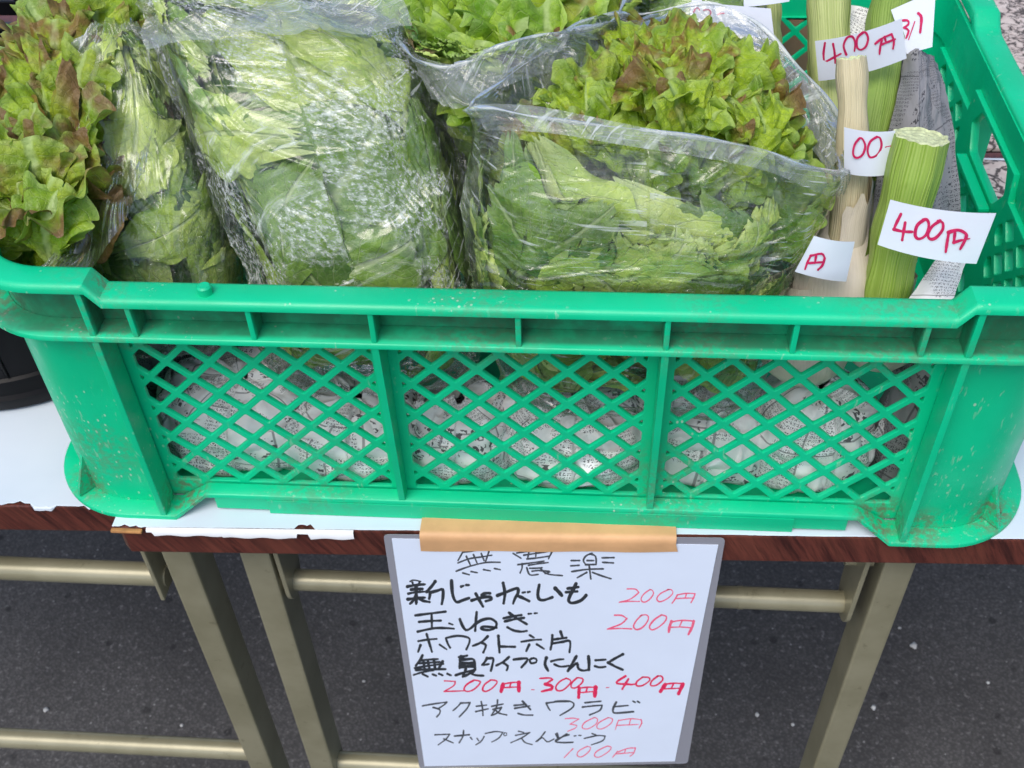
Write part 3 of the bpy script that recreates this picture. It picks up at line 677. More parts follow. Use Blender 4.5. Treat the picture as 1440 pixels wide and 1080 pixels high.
SM = Matrix(((0, 0, 1, 0), (1, 0, 0, 0), (0, 1, 0, 0), (0, 0, 0, 1)))
for s in (-1, 1):
    hl = [rounded([(.176, .148), (.185, .168), (.255, .168), (.264, .148), (.252, .133), (.188, .133)], .003)]
    hh = lattice(.078, .166, .026, .148, .12, .087, .0200, .0266, .0266, .0180)+lattice(.282, .362, .026, .148, .32, .087, .0200, .0266, .0266, .0180)+lattice(.186, .262, .026, .112, .22, .087, .0200, .0266, .0266, .0180)
    # the slot cuts the rim wall too, so it sits in its own plate under the band
    hl = [rounded([(.172, .1500), (.181, .1655), (.248, .1655), (.262, .1500), (.250, .1330), (.186, .1330)], .003)]
    panel('side_panel', [(.070, .003), (D-.070, .003), (D-.070, .1508), (.277, .1508), (.273, .1688), (.167, .1688), (.163, .1508), (.070, .1508)], hl+[h for h in hh], .0060, G, crate, Matrix.Translation((s*.3065, 0, 0)) @ SM)
    box('handle_lip', min(s*.3030, s*.2955), max(s*.3030, s*.2955), .184, .252, .1270, .1305, G, crate, .0010)
box('floor_plate', -.306, .306, .0245, D-.0245, .0045, .0085, G, crate)
for s in (-1,):   # stacking peg
    autosmooth(tube('peg', [(s*.171, .0085, .1885), (s*.171, .0085, .1945), (s*.171, .0085, .1955)], [.0040, .0040, .0030], G, crate, 16))

# ------------------------------------------------------------------ lettuce leaves
def frill_leaf(seed, L=.09, W=.036, A=.008, curl=1.2, nu=110, nv=30, waves=5, open_=.0):
    """a lettuce leaf: narrow foot widening into a round blade whose whole rim is ruffled"""
    r = np.random.default_rng(seed); th = np.linspace(-1, 1, nu)[:, None]; s = np.linspace(0, 1, nv)[None, :]
    n1, n2, n3, n4 = SN(seed+50, 1), SN(seed+90, 1), SN(seed+70, 2), SN(seed+33, 1); ph = r.uniform(0, 6.28, 8)
    phi = th*2.75; rr = 1+.06*n1(th[..., None]*1.3)+.05*n2(th[..., None]*3.5)
    px, py = W*rr*np.sin(phi)*1.08, L-W+W*rr*np.cos(phi)*(1-.25*(np.cos(phi) > 0))
    q = s**.8
    x = .10*W*th*(1-q)+px*q; y = py*q
    e = s**2.2; e2 = np.clip((s-.70)/.30, 0, 1)
    a = th+.10*n4(th[..., None]*1.1); k1 = math.pi*waves; k2 = k1*r.uniform(2.0, 2.4); k3 = k1*4.7
    am = .8+.3*n1(th[..., None]*1.9)
    wv = lambda k, p: np.sin(k*a+p)
    z = A*e*am*(wv(k1, ph[0])+.30*wv(2*k1, 2*ph[0]+.9))+A*.55*e2**1.2*wv(k2, ph[1])+.0010*e2*wv(k3, ph[2])
    sh = A*e*am*.60*np.cos(k1*a+ph[0]+.5)+A*.16*e2*np.cos(k2*a+ph[1]+.6)
    x = x+np.cos(phi)*sh; y = y-np.sin(phi)*sh
    rad = A*.7*e2*np.abs(np.sin(k1*a*.9+ph[4]))-A*.15*e2*wv(k2, ph[5]); x = x+np.sin(phi)*rad; y = y+np.cos(phi)*rad
    z = z+.35*W*np.sin(phi)**2*s*(1-.6*s)
    XY = np.stack([x+0*z, y+0*z], -1)
    z = z+.0008*n3(XY*75)*np.minimum(1, s*3)+.0018*n3(XY*26)*s
    # roll the outer half of the blade backwards as an arc
    t0 = .30*L; t = np.maximum(y-t0, 0); Rr = (L-t0)/max(curl, .05); an = t/Rr
    yy = np.where(y > t0, t0+Rr*np.sin(an), y)+z*np.sin(an); zz = z*np.cos(an)-Rr*(1-np.cos(an))*(y > t0)
    return np.stack([x+0*z, yy, zz], -1), np.stack([th*(.15+.85*s), s+0*th], -1)
LEAF = {}
def leaf_mesh(kind, i):
    key = (kind, i)
    if key not in LEAF:
        kw = dict(big=dict(L=.085, W=.036, A=.0085, curl=1.5, waves=4), mid=dict(L=.08, W=.029, A=.0080, curl=1.9, waves=4), small=dict(L=.075, W=.022, A=.0065, curl=1.2, nu=64, nv=24, waves=3))[kind]
        kw['curl'] *= (.75, 1.0, 1.25, .6, 1.1, .9)[i]
        P, uv = frill_leaf(100+i*7+{'big': 0, 'mid': 1000, 'small': 2000}[kind], **kw)
        me = bpy.data.meshes.new('leaf'); nu, nv = P.shape[:2]
        me.from_pydata(P.reshape(-1, 3).tolist(), [], grid_faces(nu, nv)); me.polygons.foreach_set('use_smooth', [True]*len(me.polygons))
        l = me.uv_layers.new(name='UVMap'); idx = np.zeros(len(me.loops), int); me.loops.foreach_get('vertex_index', idx); l.data.foreach_set('uv', uv.reshape(-1, 2)[idx].ravel())
        LEAF[key] = me
    return LEAF[key]
LEAFM = {}
def leaf_mat_mesh(kind, i, mat):
    k = (kind, i, mat)
    if k not in LEAFM:
        me = leaf_mesh(kind, i).copy(); me.name = 'leaf'; me.materials.append(M[mat]); LEAFM[k] = me
    return LEAFM[k]
def add_leaf(parent, mesh, base, direction, inner, scale, twist=0):
    y = np.array(direction, float); y /= np.linalg.norm(y); z = np.array(inner, float); z -= y*np.dot(z, y); z /= (np.linalg.norm(z)+1e-9); x = np.cross(y, z)
    R = Matrix((x, y, z)).transposed() @ Matrix.Rotation(twist, 3, 'Y')
    o = bpy.data.objects.new('leaf', mesh); COL.objects.link(o); o.parent = parent
    s = scale if not np.isscalar(scale) else (scale, scale, scale)
    o.matrix_local = Matrix.Translation(Vector(base)) @ R.to_4x4() @ Matrix.Diagonal((*s, 1))
    return o
def head(parent, base, axis, n, mat, spread=62, sc0=1.0, ell=(1, 1), seed=0, kinds=('small', 'mid', 'big'), tmin=3, az=(0, 6.2832), jit=.012):
    r = np.random.default_rng(seed); ax = np.array(axis, float); ax /= np.linalg.norm(ax)
    e1 = np.cross(ax, (0, 1, 0)); e1 /= np.linalg.norm(e1); e2 = np.cross(ax, e1)
    for i in range(n):
        t = (i+.5)/n; tilt = math.radians(tmin+spread*t**.75+r.uniform(-6, 6)); a = i*2.39996+r.uniform(-.25, .25)
        if az[1]-az[0] < 6.2: a = az[0]+(a % (az[1]-az[0]))
        rad = math.cos(a)*e1*ell[0]+math.sin(a)*e2*ell[1]
        d = ax*math.cos(tilt)+rad*math.sin(tilt)
        k = kinds[0] if t < .33 else kinds[1] if t < .7 else kinds[2]
        b = np.array(base)+rad*(.012+.02*t)+r.normal(0, jit, 3)*.5
        add_leaf(parent, leaf_mat_mesh(k, int(r.integers(0, 6)), mat), b, d, -rad*math.cos(tilt)+ax*math.sin(tilt)+r.normal(0, .12, 3), sc0*r.uniform(.85, 1.15)*(1-.05*t), r.uniform(-.35, .35))

def head_in(parent, base, poly, zf, spacing, mats, seed=0, shrink=1.0, fan=.75, lo=.0, ymin=-9, size=.8, jz=.008):
    """leaves rooted round 'base' whose tips fill the plan polygon 'poly' at height zf(x, y)"""
    r = np.random.default_rng(seed); poly = np.array(poly, float)[:, :2]; c = poly.mean(0); pl = c+(poly-c)*shrink
    def inside(p):
        k = False
        for i in range(len(pl)):
            a, b = pl[i], pl[i-1]
            if (a[1] > p[1]) != (b[1] > p[1]) and p[0] < (b[0]-a[0])*(p[1]-a[1])/(b[1]-a[1])+a[0]: k = not k
        return k
    mn, mx = pl.min(0), pl.max(0); n = 0; row = 0; y = mx[1]
    while y > mn[1]:
        x = mn[0]+(row % 2)*spacing/2
        while x < mx[0]:
            p = np.array([x, y])+r.uniform(-.35, .35, 2)*spacing
            if inside(p) and p[1] > ymin:
                tip = np.array([p[0], p[1], zf(p[0], p[1])-lo+r.normal(0, jz)]); q = p-c
                sx = r.uniform(.78, 1.12)*size
                hd = np.array([q[0], q[1]])/(np.linalg.norm(q)+.03); az = r.normal(0, .45); hd = np.array([hd[0]*math.cos(az)-hd[1]*math.sin(az), hd[0]*math.sin(az)+hd[1]*math.cos(az)])
                lean = r.uniform(.10, .45)*(1-fan+.25)*1.6
                d = np.array([hd[0]*lean, hd[1]*lean+.05, 1.0]); d /= np.linalg.norm(d)
                inn = np.array([-hd[0]*.8+r.normal()*.35, -hd[1]*.8-.75+r.normal()*.3, .4])
                k = 'big' if r.random() < .40 else ('mid' if r.random() < .65 else 'small')
                b = tip-d*.062*sx; b[0] = max(b[0], -.288); d = tip-b; d /= np.linalg.norm(d); m_ = mats[int(r.integers(0, len(mats)))]
                add_leaf(parent, leaf_mat_mesh(k, int(r.integers(0, 6)), m_), b, d, inn, (sx, sx, sx), r.uniform(-.3, .3)); n += 1
            x += spacing
        y -= spacing*.82; row += 1
    return n
# ------------------------------------------------------------------ bag bodies: closed tubes through control loops
def catmull(P, t, closed=False):
    n = len(P); P = np.asarray(P, float)
    if closed: x = (t % 1)*n; i = np.floor(x).astype(int); f = x-i; I = [(i+k) % n for k in (-1, 0, 1, 2)]
    else: x = np.clip(t, 0, 1)*(n-1); i = np.minimum(np.floor(x).astype(int), n-2); f = x-i; I = [np.clip(i+k, 0, n-1) for k in (-1, 0, 1, 2)]
    f = f.reshape(f.shape+(1,)*(P.ndim-1)); a, b, c, d = (P[k] for k in I)
    return .5*((2*b)+(-a+c)*f+(2*a-5*b+4*c-d)*f**2+(-a+3*b-3*c+d)*f**3)
class Body:
    def __init__(s, loops, res=(160, 120)):
        L = np.asarray(loops, float)      # K x M x 3
        s.nu, s.nv = res
        A = catmull(L, np.linspace(0, 1, s.nv))          # nv x M x 3
        s.G = catmull(A.transpose(1, 0, 2), np.arange(s.nu)/s.nu, True)   # nu x nv x 3
        du = np.roll(s.G, -1, 0)-np.roll(s.G, 1, 0); dv = np.gradient(s.G, axis=1); n = np.cross(du, dv); s.Nn = n/(np.linalg.norm(n, axis=-1, keepdims=True)+1e-12)
        s.W = np.linalg.norm(np.roll(s.G, -1, 0)-s.G, axis=-1).sum(0).mean(); s.H = np.linalg.norm(np.diff(s.G, axis=1), axis=-1).sum(1).mean()
    def _s(s, A, u, v):
        x = (u % 1)*s.nu; i = np.floor(x).astype(int) % s.nu; f = (x-np.floor(x))[..., None]; y = np.clip(v, 0, .9999)*(s.nv-1); j = np.floor(y).astype(int); g = (y-j)[..., None]; i1 = (i+1) % s.nu
        return A[i, j]*(1-f)*(1-g)+A[i1, j]*f*(1-g)+A[i, j+1]*(1-f)*g+A[i1, j+1]*f*g
    def at(s, u, v, off=0.0):
        u, v = np.broadcast_arrays(np.asarray(u, float), np.asarray(v, float))
        off = np.broadcast_to(off, u.shape)[..., None]
        return s._s(s.G, u, v)+s._s(s.Nn, u, v)*off
    def inv(s, u0, u1, v0, v1, px, py):   # param of the surface point nearest to a pixel
        pass
def ridges(X, seed, ang, wl, aniso=7, sharp=3.0):
    c, q = math.cos(ang), math.sin(ang); R = np.stack([X[..., 0]*c+X[..., 1]*q, -X[..., 0]*q+X[..., 1]*c], -1)
    n1, n2, n3 = SN(seed, 2), SN(seed+1, 2), SN(seed+2, 2)
    w_ = n1(R*np.array([1/(wl*aniso), 1/(wl*aniso*.8)])*.8)*.9
    y = R[..., 1]/wl+w_+.35*n2(R*np.array([1/(wl*aniso), .5/wl]))
    r = (1-np.abs(np.sin(np.pi*y)))**sharp
    m = np.clip(.5+.6*n3(R*np.array([1/(wl*aniso*.9), 1/(wl*4)])), 0, 1)
    return r*m
def film(name, B, mat, parent, u0, u1, v0, v1, nu, nv, off, wr, closed=False, seed=0, hem=True):
    u = np.linspace(u0, u1, nu, endpoint=not closed)[:, None]+0*np.zeros((1, nv)); v = np.linspace(v0, v1, nv)[None, :]+0*u
    X = np.stack([u*B.W, v*B.H], -1)
    h = off+.0
    for (ang, wl, amp) in wr: h = h+amp*ridges(X, seed+int(wl*1e5), ang, wl)
    h = h+.0016*SN(seed+3, 2)(X*18)
    P = B.at(u, v, h)
    return grid_obj(name, P, mat, parent, uv=X, cu=closed)
def patch_leaf(parent, B, mat, u, v, rot, L, W, off, seed, ruffle=.0022, n=30):
    r = np.random.default_rng(seed)
    th = np.linspace(-1, 1, n)[:, None]; s = np.linspace(0, 1, n)[None, :]
    o = 1+.05*SN(seed, 1)(th[..., None]*1.6)+.025*SN(seed+1, 1)(th[..., None]*4)
    half = W*(.28+.72*np.sin(np.clip(s*1.15, 0, 1)*math.pi/2))*np.sqrt(np.clip(1-(np.maximum(s-.5, 0)/.56)**2, .01, 1))
    x = half*th*(1+.07*SN(seed+2, 2)(np.stack([np.sign(th)+0*s, 2.5*s+0*th], -1))); y = L*(s-.5)*o
    y = y-.25*L*(s**2)*(1-np.cos(th*1.2))
    c, q = math.cos(rot), math.sin(rot); X, Y = x*c-y*q, x*q+y*c
    e = np.maximum(np.abs(th)**2, s**3)
    Q = np.stack([X, Y], -1); xy = np.stack([x+0*y, y+0*x], -1)
    vein = np.abs(np.sin((s-.5*np.abs(th))*15+SN(seed+9, 2)(xy*20)*.5))
    h = off+ruffle*e*SN(seed+3, 2)(Q*18)*.35+.00035*SN(seed+4, 2)(xy*70)+.0008*SN(seed+6, 2)(Q*14)
    h = h-.0013*np.clip(1-vein*3, 0, 1)*(1-np.abs(th))-.0016*np.exp(-(th/.07)**2)*(1-.7*s)
    h = h-.0020*ridges(xy, seed+12, r.uniform(.3, 2.8), .014, 4, 2.5)-.0014*ridges(xy, seed+15, r.uniform(.3, 2.8), .008, 3, 2)
    h = h+.0042*(s-.6)-.0012*np.abs(th)**2+.0016*np.clip((e-.72)/.28, 0, 1)**1.5*SN(seed+21, 2)(xy*30)
    h = np.minimum(h, -.0012)
    P = B.at(u+X/B.W, v+Y/B.H, h)
    return grid_obj('leaf', P, mat, parent, uv=np.stack([th*(.3+.7*s), s+0*th], -1))
def fill_patches(parent, B, mats, u0, u1, v0, v1, n, seed, L=(.07, .12), W=(.022, .042), depth=(.003, .014), rot=(-.9, .9), ruffle=.0022, skip=None):
    r = np.random.default_rng(seed)
    for i in range(n):
        t = i/n; off = -(depth[1]-(depth[1]-depth[0])*t)
        # stratified positions so the whole face is covered
        uu = u0+(u1-u0)*((i*.618034+r.uniform(-.05, .05)) % 1); vv = v0+(v1-v0)*((i*.754878+r.uniform(-.05, .05)) % 1)
        if skip is not None and skip(uu, vv): continue
        patch_leaf(parent, B, M[mats[int(r.integers(0, len(mats)))]], uu, vv, r.uniform(*rot)+(math.pi if r.random() < .2 else 0), r.uniform(*L), r.uniform(*W), off, seed*100+i*11, ruffle)
def core(parent, B, mat, u0, u1, v0, v1, off, closed=False, name='inner_leaf'):
    u = np.linspace(u0, u1, 60, endpoint=not closed)[:, None]+0*np.zeros((1, 40)); v = np.linspace(v0, v1, 40)[None, :]+0*u
    X = np.stack([u*B.W, v*B.H], -1); P = B.at(u, v, off+.004*SN(17, 2)(X*16)+.002*SN(18, 2)(X*45))
    return grid_obj(name, P, mat, parent, uv=np.stack([.2+u*2, .3+v*.5], -1), cu=closed)
def sell(c, a, b, axis, n=24, e=2.6, wd=(1, 0, 0), phase=-math.pi/2):
    ax = np.array(axis, float); ax /= np.linalg.norm(ax); X = np.array(wd, float); X /= np.linalg.norm(X); Y = np.cross(ax, X); P = []
    for i in range(n):
        t = phase+2*math.pi*i/n; cc, ss = math.cos(t), math.sin(t)
        P.append(np.array(c)+X*a*np.sign(cc)*abs(cc)**(2/e)+Y*b*np.sign(ss)*abs(ss)**(2/e))
    return P

# ---- centre bag (wrapped, misted)
axC = np.array([0, .115, .205]); b0 = np.array([-.098, .066, .066]); LP = []
for t, a, b in ((0, .03, .012), (.03, .058, .036), (.12, .066, .043), (.3, .0740, .048), (.5, .0790, .050), (.68, .0825, .050), (.84, .0835, .046), (.94, .0830, .036), (.985, .0800, .018), (1.0, .076, .006)):
    shx = -.005-.074*max(0, t-.3)
    LP.append(sell(b0+axC*t*1.04+np.array([shx, 0, 0]), a, b, axC, e=3.2 if .05 < t < .95 else 2.6, wd=(1, .02, -.28*min(1, t))))
BC = Body(LP, (240, 160))
lc = thing('lettuce', 'green lettuce pressed flat inside the misted centre bag', 'lettuce', (-.098, .07, .08))
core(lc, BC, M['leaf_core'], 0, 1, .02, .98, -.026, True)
fill_patches(lc, BC, ['leaf_flat_dark', 'leaf_flat_dark', 'leaf_flat'], -.34, .34, .06, .98, 46, 3, depth=(.009, .020), L=(.07, .11), W=(.024, .040), rot=(-1.4, 1.4), ruffle=.004)  # mostly dark under layer, painting shade into gaps of the top layer
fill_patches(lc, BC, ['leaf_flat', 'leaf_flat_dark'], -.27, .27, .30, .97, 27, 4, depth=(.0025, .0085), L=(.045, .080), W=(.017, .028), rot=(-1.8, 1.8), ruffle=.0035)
bc = thing('plastic_bag', 'closed clear bag misted with droplets at the middle of the crate', 'bag', (-.098, .07, .08))
film('bag_film', BC, M['film_c'], bc, 0, 1, 0, 1, 560, 340, .0006, [(2.6, .024, .0028), (2.45, .010, .0012), (.5, .034, .0024), (1.6, .05, .002), (2.9, .0065, .0006)], True, 31)
# seam fin along the right side and gathered top edge
def fin(name, B, mat, parent, u, v0, v1, wdt, off=.0, seed=0, n=120, dirn=1.0):
    v = np.linspace(v0, v1, n); P0 = B.at(np.full(n, u), v, off); nz = SN(seed, 1)
    P = []
    for k in range(n):
        N_ = B._s(B.Nn, np.array([u]), np.array([v[k]]))[0]; T = B.at(np.array([u+.004]), np.array([v[k]]))[0]-P0[k]; T /= np.linalg.norm(T)
        wv = nz(np.array([[v[k]*5]]))[0]; d = N_*math.cos(.6*wv)+T*math.sin(.6*wv)*dirn
        P.append([P0[k]+d*wdt*q*(1+.2*wv) for q in (0, .35, .7, 1)])
    P = np.array(P); uv = np.stack([np.repeat(np.linspace(0, .01, 4)[None], n, 0), np.repeat((v*B.H)[:, None], 4, 1)], -1)
    return grid_obj(name, P, mat, parent, uv=uv)
fin('seam', BC, M['film_c'], bc, .25, .1, .96, .006, 0, 5); fin('seam', BC, M['film_c'], bc, -.24, .3, .97, .006, 0, 9)

# ---- right bag (open, stands upright)
def R(u, v, y): return up(u, v, 1, y)
mouth = [R(900, 182, .050), R(1010, 198, .050), R(1100, 222, .056), R(1165, 243, .068), R(1199, 232, .092), R(1180, 165, .125), R(1120, 88, .165), R(1050, 22, .195), R(985, 4, .205), R(905, 18, .200), R(840, 24, .185), R(770, 70, .150), R(700, 118, .115), R(662, 150, .085), R(690, 152, .062), R(780, 168, .052)]
K = len(mouth)
def ring(zc, cx, cy, a, b, e=3.0, tilt=0.0):
    P = []
    for i, m_ in enumerate(mouth):
        # angle spacing follows the mouth order: 0 front centre, then right, back, left
        t = -math.pi/2+2*math.pi*i/K; c, s = math.cos(t), math.sin(t)
        P.append(np.array([cx+a*np.sign(c)*abs(c)**(2/e), cy+b*np.sign(s)*abs(s)**(2/e), zc+tilt*s]))
    return P
rL = [ring(.078, .070, .078, .06, .035), ring(.082, .068, .080, .080, .050), ring(.11, .064, .084, .088, .056), ring(.150, .062, .086, .0925, .0600), ring(.182, .062, .088, .0955, .0625), ring(.212, .068, .090, .1010, .0630), ring(.232, .073, .092, .1010, .0600)]
for i in range(K):  # body follows the slanted mouth: low in front, high behind
    pass
near = [p*.86+q*.14 for p, q in zip(mouth, rL[-1])]
rL2 = rL[:-1]+[[.45*np.array(p)+.55*np.array(q) for p, q in zip(rL[-1], mouth)], mouth]
BR = Body(rL2, (280, 180))
lr = thing('lettuce', 'lettuce with faint red tips bulging from the open bag at right', 'lettuce', (.07, .09, .08))
core(lr, BR, M['leaf_core'], 0, 1, .02, .62, -.027, True)
fill_patches(lr, BR, ['leaf_flat_dark', 'leaf_flat', 'leaf_flat'], -.34, .34, .15, .76, 54, 7, depth=(.008, .020), L=(.06, .10), W=(.022, .036), rot=(-.9, .9), ruffle=.004, skip=lambda u, v: v > .45 and u > .15)
fill_patches(lr, BR, ['leaf_flat', 'leaf_flat', 'leaf_flat_dark'], -.27, .20, .34, .72, 36, 8, depth=(.002, .0075), L=(.045, .085), W=(.018, .031), rot=(-1.1, 1.1), ruffle=.0035, skip=lambda u, v: v > .45 and u > .14)
polR = [up(u, v, 2, .258)[:2] for u, v in ((745, 150), (800, 118), (870, 80), (900, 50), (990, 48), (1030, 85), (1085, 110), (1110, 150), (1112, 185), (1040, 182), (900, 165), (800, 158))]
zr = lambda x, y: .250+.021*math.exp(-((x-.085)/.045)**2-((y-.135)/.05)**2)
head_in(lr, (.075, .098, .165), polR, zr, .0130, ['leaf_mix', 'leaf_mix', 'leaf_mix', 'leaf_mix', 'leaf_red'], 5, 1.0, size=.58, jz=.006)
head_in(lr, (.14, .09, .14), [(.115, .060), (.150, .068), (.158, .095), (.150, .125), (.115, .12)], lambda x, y: .212+.2*(y-.06), .015, ['leaf_mix', 'leaf_grn'], 16, 1.0, size=.66)
head_in(lr, (.075, .098, .150), polR, lambda x, y: zr(x, y)-.018, .021, ['leaf_mix', 'leaf_grn'], 6, 1.05, size=.8)
br = thing('plastic_bag', 'open clear bag with folded mouth edge at right of the lettuce row', 'bag', (.07, .09, .08))
film('bag_film', BR, M['film_r'], br, 0, 1, 0, 1, 620, 320, .0008, [(.12, .018, .0026), (.25, .009, .0009), (1.3, .045, .0022), (-.25, .030, .0025)], True, 61)
def hem(name, B, mat, parent, v, r_, seed=0, n=260, u0=0, u1=1):
    u = np.linspace(u0, u1, n); P = B.at(u, np.full(n, v), .0006+.0012*SN(seed, 1)(u[:, None]*9)); o = tube(name, P, np.abs(r_*(1+.5*SN(seed+1, 1)(u[:, None]*7))), mat, parent, 6, caps=False); return o
hem('mouth_hem', BR, M['film_h'], br, .999, .0011, 4)

# ---- left bag (open towards the left, red tipped lettuce spilling out)
ml = [R(45, 386, .022), R(100, 322, .050), R(122, 255, .085), R(150, 145, .130), R(184, 28, .185), R(120, -40, .225), R(20, -60, .250), R(-120, 20, .23), R(-190, 160, .16), R(-190, 290, .09), R(-110, 350, .04), R(-20, 378, .022)]
KL = len(ml)
def ringl(c, a, b, z, e=2.6, dz=.0, dx=0.0):
    P = []
    for i in range(KL):
        t = -math.pi/2+2*math.pi*i/KL+.45; q, s = math.cos(t), math.sin(t)
        P.append(np.array([c[0]+a*np.sign(q)*abs(q)**(2/e), c[1]+b*np.sign(s)*abs(s)**(2/e), z+dz*s+dx*q]))
    return P
LQ = []; axL = np.array([-.016, .078, .185]); bL0 = np.array([-.238, .090, .080])
for t, a, b in ((0, .02, .02), (.03, .042, .042), (.15, .050, .052), (.35, .0530, .056), (.5, .0500, .052), (.65, .0430, .045), (.80, .034, .036), (.93, .022, .024), (1.0, .010, .010)):
    LQ.append(sell(bL0+axL*t+np.array([.004*math.sin(t*3), 0, 0]), a, b, axL, 20, 2.5))
BL = Body(LQ, (220, 150))
ll = thing('lettuce', 'red tipped leaf lettuce spilling from the open bag at far left', 'lettuce', (-.25, .1, .08))
core(ll, BL, M['leaf_core'], 0, 1, .02, .99, -.020, True)
fill_patches(ll, BL, ['leaf_flat', 'leaf_flat', 'leaf_flat_dark'], -.32, .40, .25, .97, 62, 17, depth=(.002, .013), L=(.05, .085), W=(.017, .030), rot=(-1.2, 1.2), ruffle=.004)
zl = lambda x, y: .212+.40*(max(y, .02)-.03)-.10*max(0, -.30-x)
polL = [R(70, 372, .030)[:2], R(112, 300, .06)[:2], R(135, 225, .10)[:2], R(165, 110, .15)[:2], R(170, 40, .185)[:2], (-.30, .215), (-.36, .21), (-.352, .09), (-.315, .060), (-.292, .046)]
head_in(ll, (-.275, .095, .120), polL, zl, .0150, ['leaf_red', 'leaf_red', 'leaf_red', 'leaf_mix'], 12, 1.0, fan=.8, size=.72, jz=.007)
head_in(ll, (-.275, .095, .110), polL, lambda x, y: zl(x, y)-.022, .024, ['leaf_red', 'leaf_mix'], 13, .96, fan=.8, size=.95)
bl = thing('plastic_bag', 'open creased clear bag draped over the left end of the rim', 'bag', (-.22, .1, .08))
film('bag_film', BL, M['film_l'], bl, 0, 1, 0, 1, 460, 280, .0010, [(1.75, .017, .0036), (1.6, .009, .0012), (1.2, .034, .003)], True, 91)

# ---- back bag, green lettuce
def Rb(u, v, y): return up(u, v, 1, y)
mb = [Rb(640, 92, .130), Rb(690, 70, .135), Rb(745, 52, .145), Rb(802, 44, .160), Rb(866, 22, .190), Rb(880, -50, .25), Rb(820, -130, .33), Rb(700, -150, .34), Rb(590, -110, .31), Rb(555, -20, .24), Rb(560, 40, .18), Rb(582, 80, .140)]
def ringb(c, a, b, z, e=2.8):
    return [np.array([c[0]+a*np.sign(math.cos(t))*abs(math.cos(t))**(2/e), c[1]+b*np.sign(math.sin(t))*abs(math.sin(t))**(2/e), z]) for t in [-math.pi/2-.35+2*math.pi*i/12 for i in range(12)]]
BB = Body([ringb((-.005, .20), .03, .03, .080), ringb((-.005, .20), .06, .06, .09), ringb((.0, .205), .072, .068, .15), ringb((.0, .205), .075, .070, .20), [.35*np.array(p)+.65*np.array(q) for p, q in zip(ringb((.0, .205), .075, .07, .235), mb)], mb], (200, 120))
lb = thing('lettuce', 'all green leaf lettuce in the bag behind, between the two front bags', 'lettuce', (0, .2, .08))
core(lb, BB, M['leaf_core'], 0, 1, .05, .72, -.014, True)
fill_patches(lb, BB, ['leaf_flat', 'leaf_flat_dark', 'leaf_flat_red', 'leaf_flat'], -.35, .35, .35, 1.0, 60, 27, depth=(.003, .014), L=(.05, .085), W=(.018, .030), rot=(-.8, .8))
head_in(lb, (.0, .215, .155), mb, lambda x, y: .250+.02*math.exp(-((x)/.06)**2-((y-.24)/.06)**2), .0185, ['leaf_grn', 'leaf_grn', 'leaf_mix'], 22, .80, size=.92)
head_in(lb, (.0, .215, .145), mb, lambda x, y: .232, .024, ['leaf_grn'], 23, .84, size=.85)
head_in(lb, (.0, .16, .155), [(-.065, .155), (-.01, .142), (.055, .160), (.055, .20), (-.065, .20)], lambda x, y: .232+.1*(y-.14), .016, ['leaf_grn', 'leaf_red', 'leaf_mix'], 24, 1.0, size=.68)
bb = thing('plastic_bag', 'open clear bag holding green lettuce behind the front bags', 'bag', (0, .2, .08))
film('bag_film', BB, M['film_b'], bb, 0, 1, 0, 1, 380, 220, .0010, [(.5, .014, .004), (.8, .007, .0018), (2.3, .03, .003)], True, 71)
hem('mouth_hem', BB, M['film_h'], bb, .999, .0011, 14)

# ---- bright lettuce at the back left and a dark wrapped one behind the centre bag
lf = thing('lettuce', 'bright green lettuce with broad leaves at the top left corner', 'lettuce', (-.27, .27, .08))
head_in(lf, (-.25, .25, .13), [(-.345, .205), (-.165, .205), (-.165, .33), (-.345, .36)], lambda x, y: .235+.25*(y-.2)-.1*max(0, -.28-x), .030, ['leaf_grn'], 31, 1.0, fan=.6)
BD = Body([sell((-.115, .30, z), a, b, (0, 0, 1), 16) for z, a, b in ((.08, .03, .02), (.09, .075, .05), (.16, .085, .055), (.225, .082, .055), (.25, .06, .04), (.258, .03, .02))], (160, 100))
ld = thing('lettuce', 'lettuce in the rear bag behind the misted centre bag', 'lettuce', (-.115, .3, .08))
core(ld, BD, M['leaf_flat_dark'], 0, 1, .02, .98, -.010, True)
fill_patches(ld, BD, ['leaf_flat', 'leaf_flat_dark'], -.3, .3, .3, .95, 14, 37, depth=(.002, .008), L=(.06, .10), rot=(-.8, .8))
bd = thing('plastic_bag', 'rear clear bag behind the misted centre bag, mostly hidden', 'bag', (-.115, .3, .08))
film('bag_film', BD, M['film_b'], bd, 0, 1, 0, 1, 260, 160, .0016, [(.5, .014, .004), (2.2, .008, .002)], True, 171)
BE = Body([sell((.105, .275, z), a, b, (0, 0, 1), 16) for z, a, b in ((.08, .02, .02), (.09, .045, .045), (.16, .05, .05), (.225, .048, .05), (.25, .035, .04), (.256, .01, .012))], (160, 100))
le = thing('lettuce', 'wrapped lettuce at the back between green lettuce and price tags', 'lettuce', (.105, .3, .08))
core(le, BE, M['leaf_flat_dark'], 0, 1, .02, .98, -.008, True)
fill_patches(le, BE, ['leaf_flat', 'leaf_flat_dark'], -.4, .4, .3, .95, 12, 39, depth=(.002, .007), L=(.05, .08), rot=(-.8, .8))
be = thing('plastic_bag', 'streaky clear bag at the back right of the green lettuce', 'bag', (.105, .3, .08))
film('bag_film', BE, M['film_r'], be, 0, 1, 0, 1, 260, 160, .0016, [(.9, .010, .004), (.7, .006, .002)], True, 181)

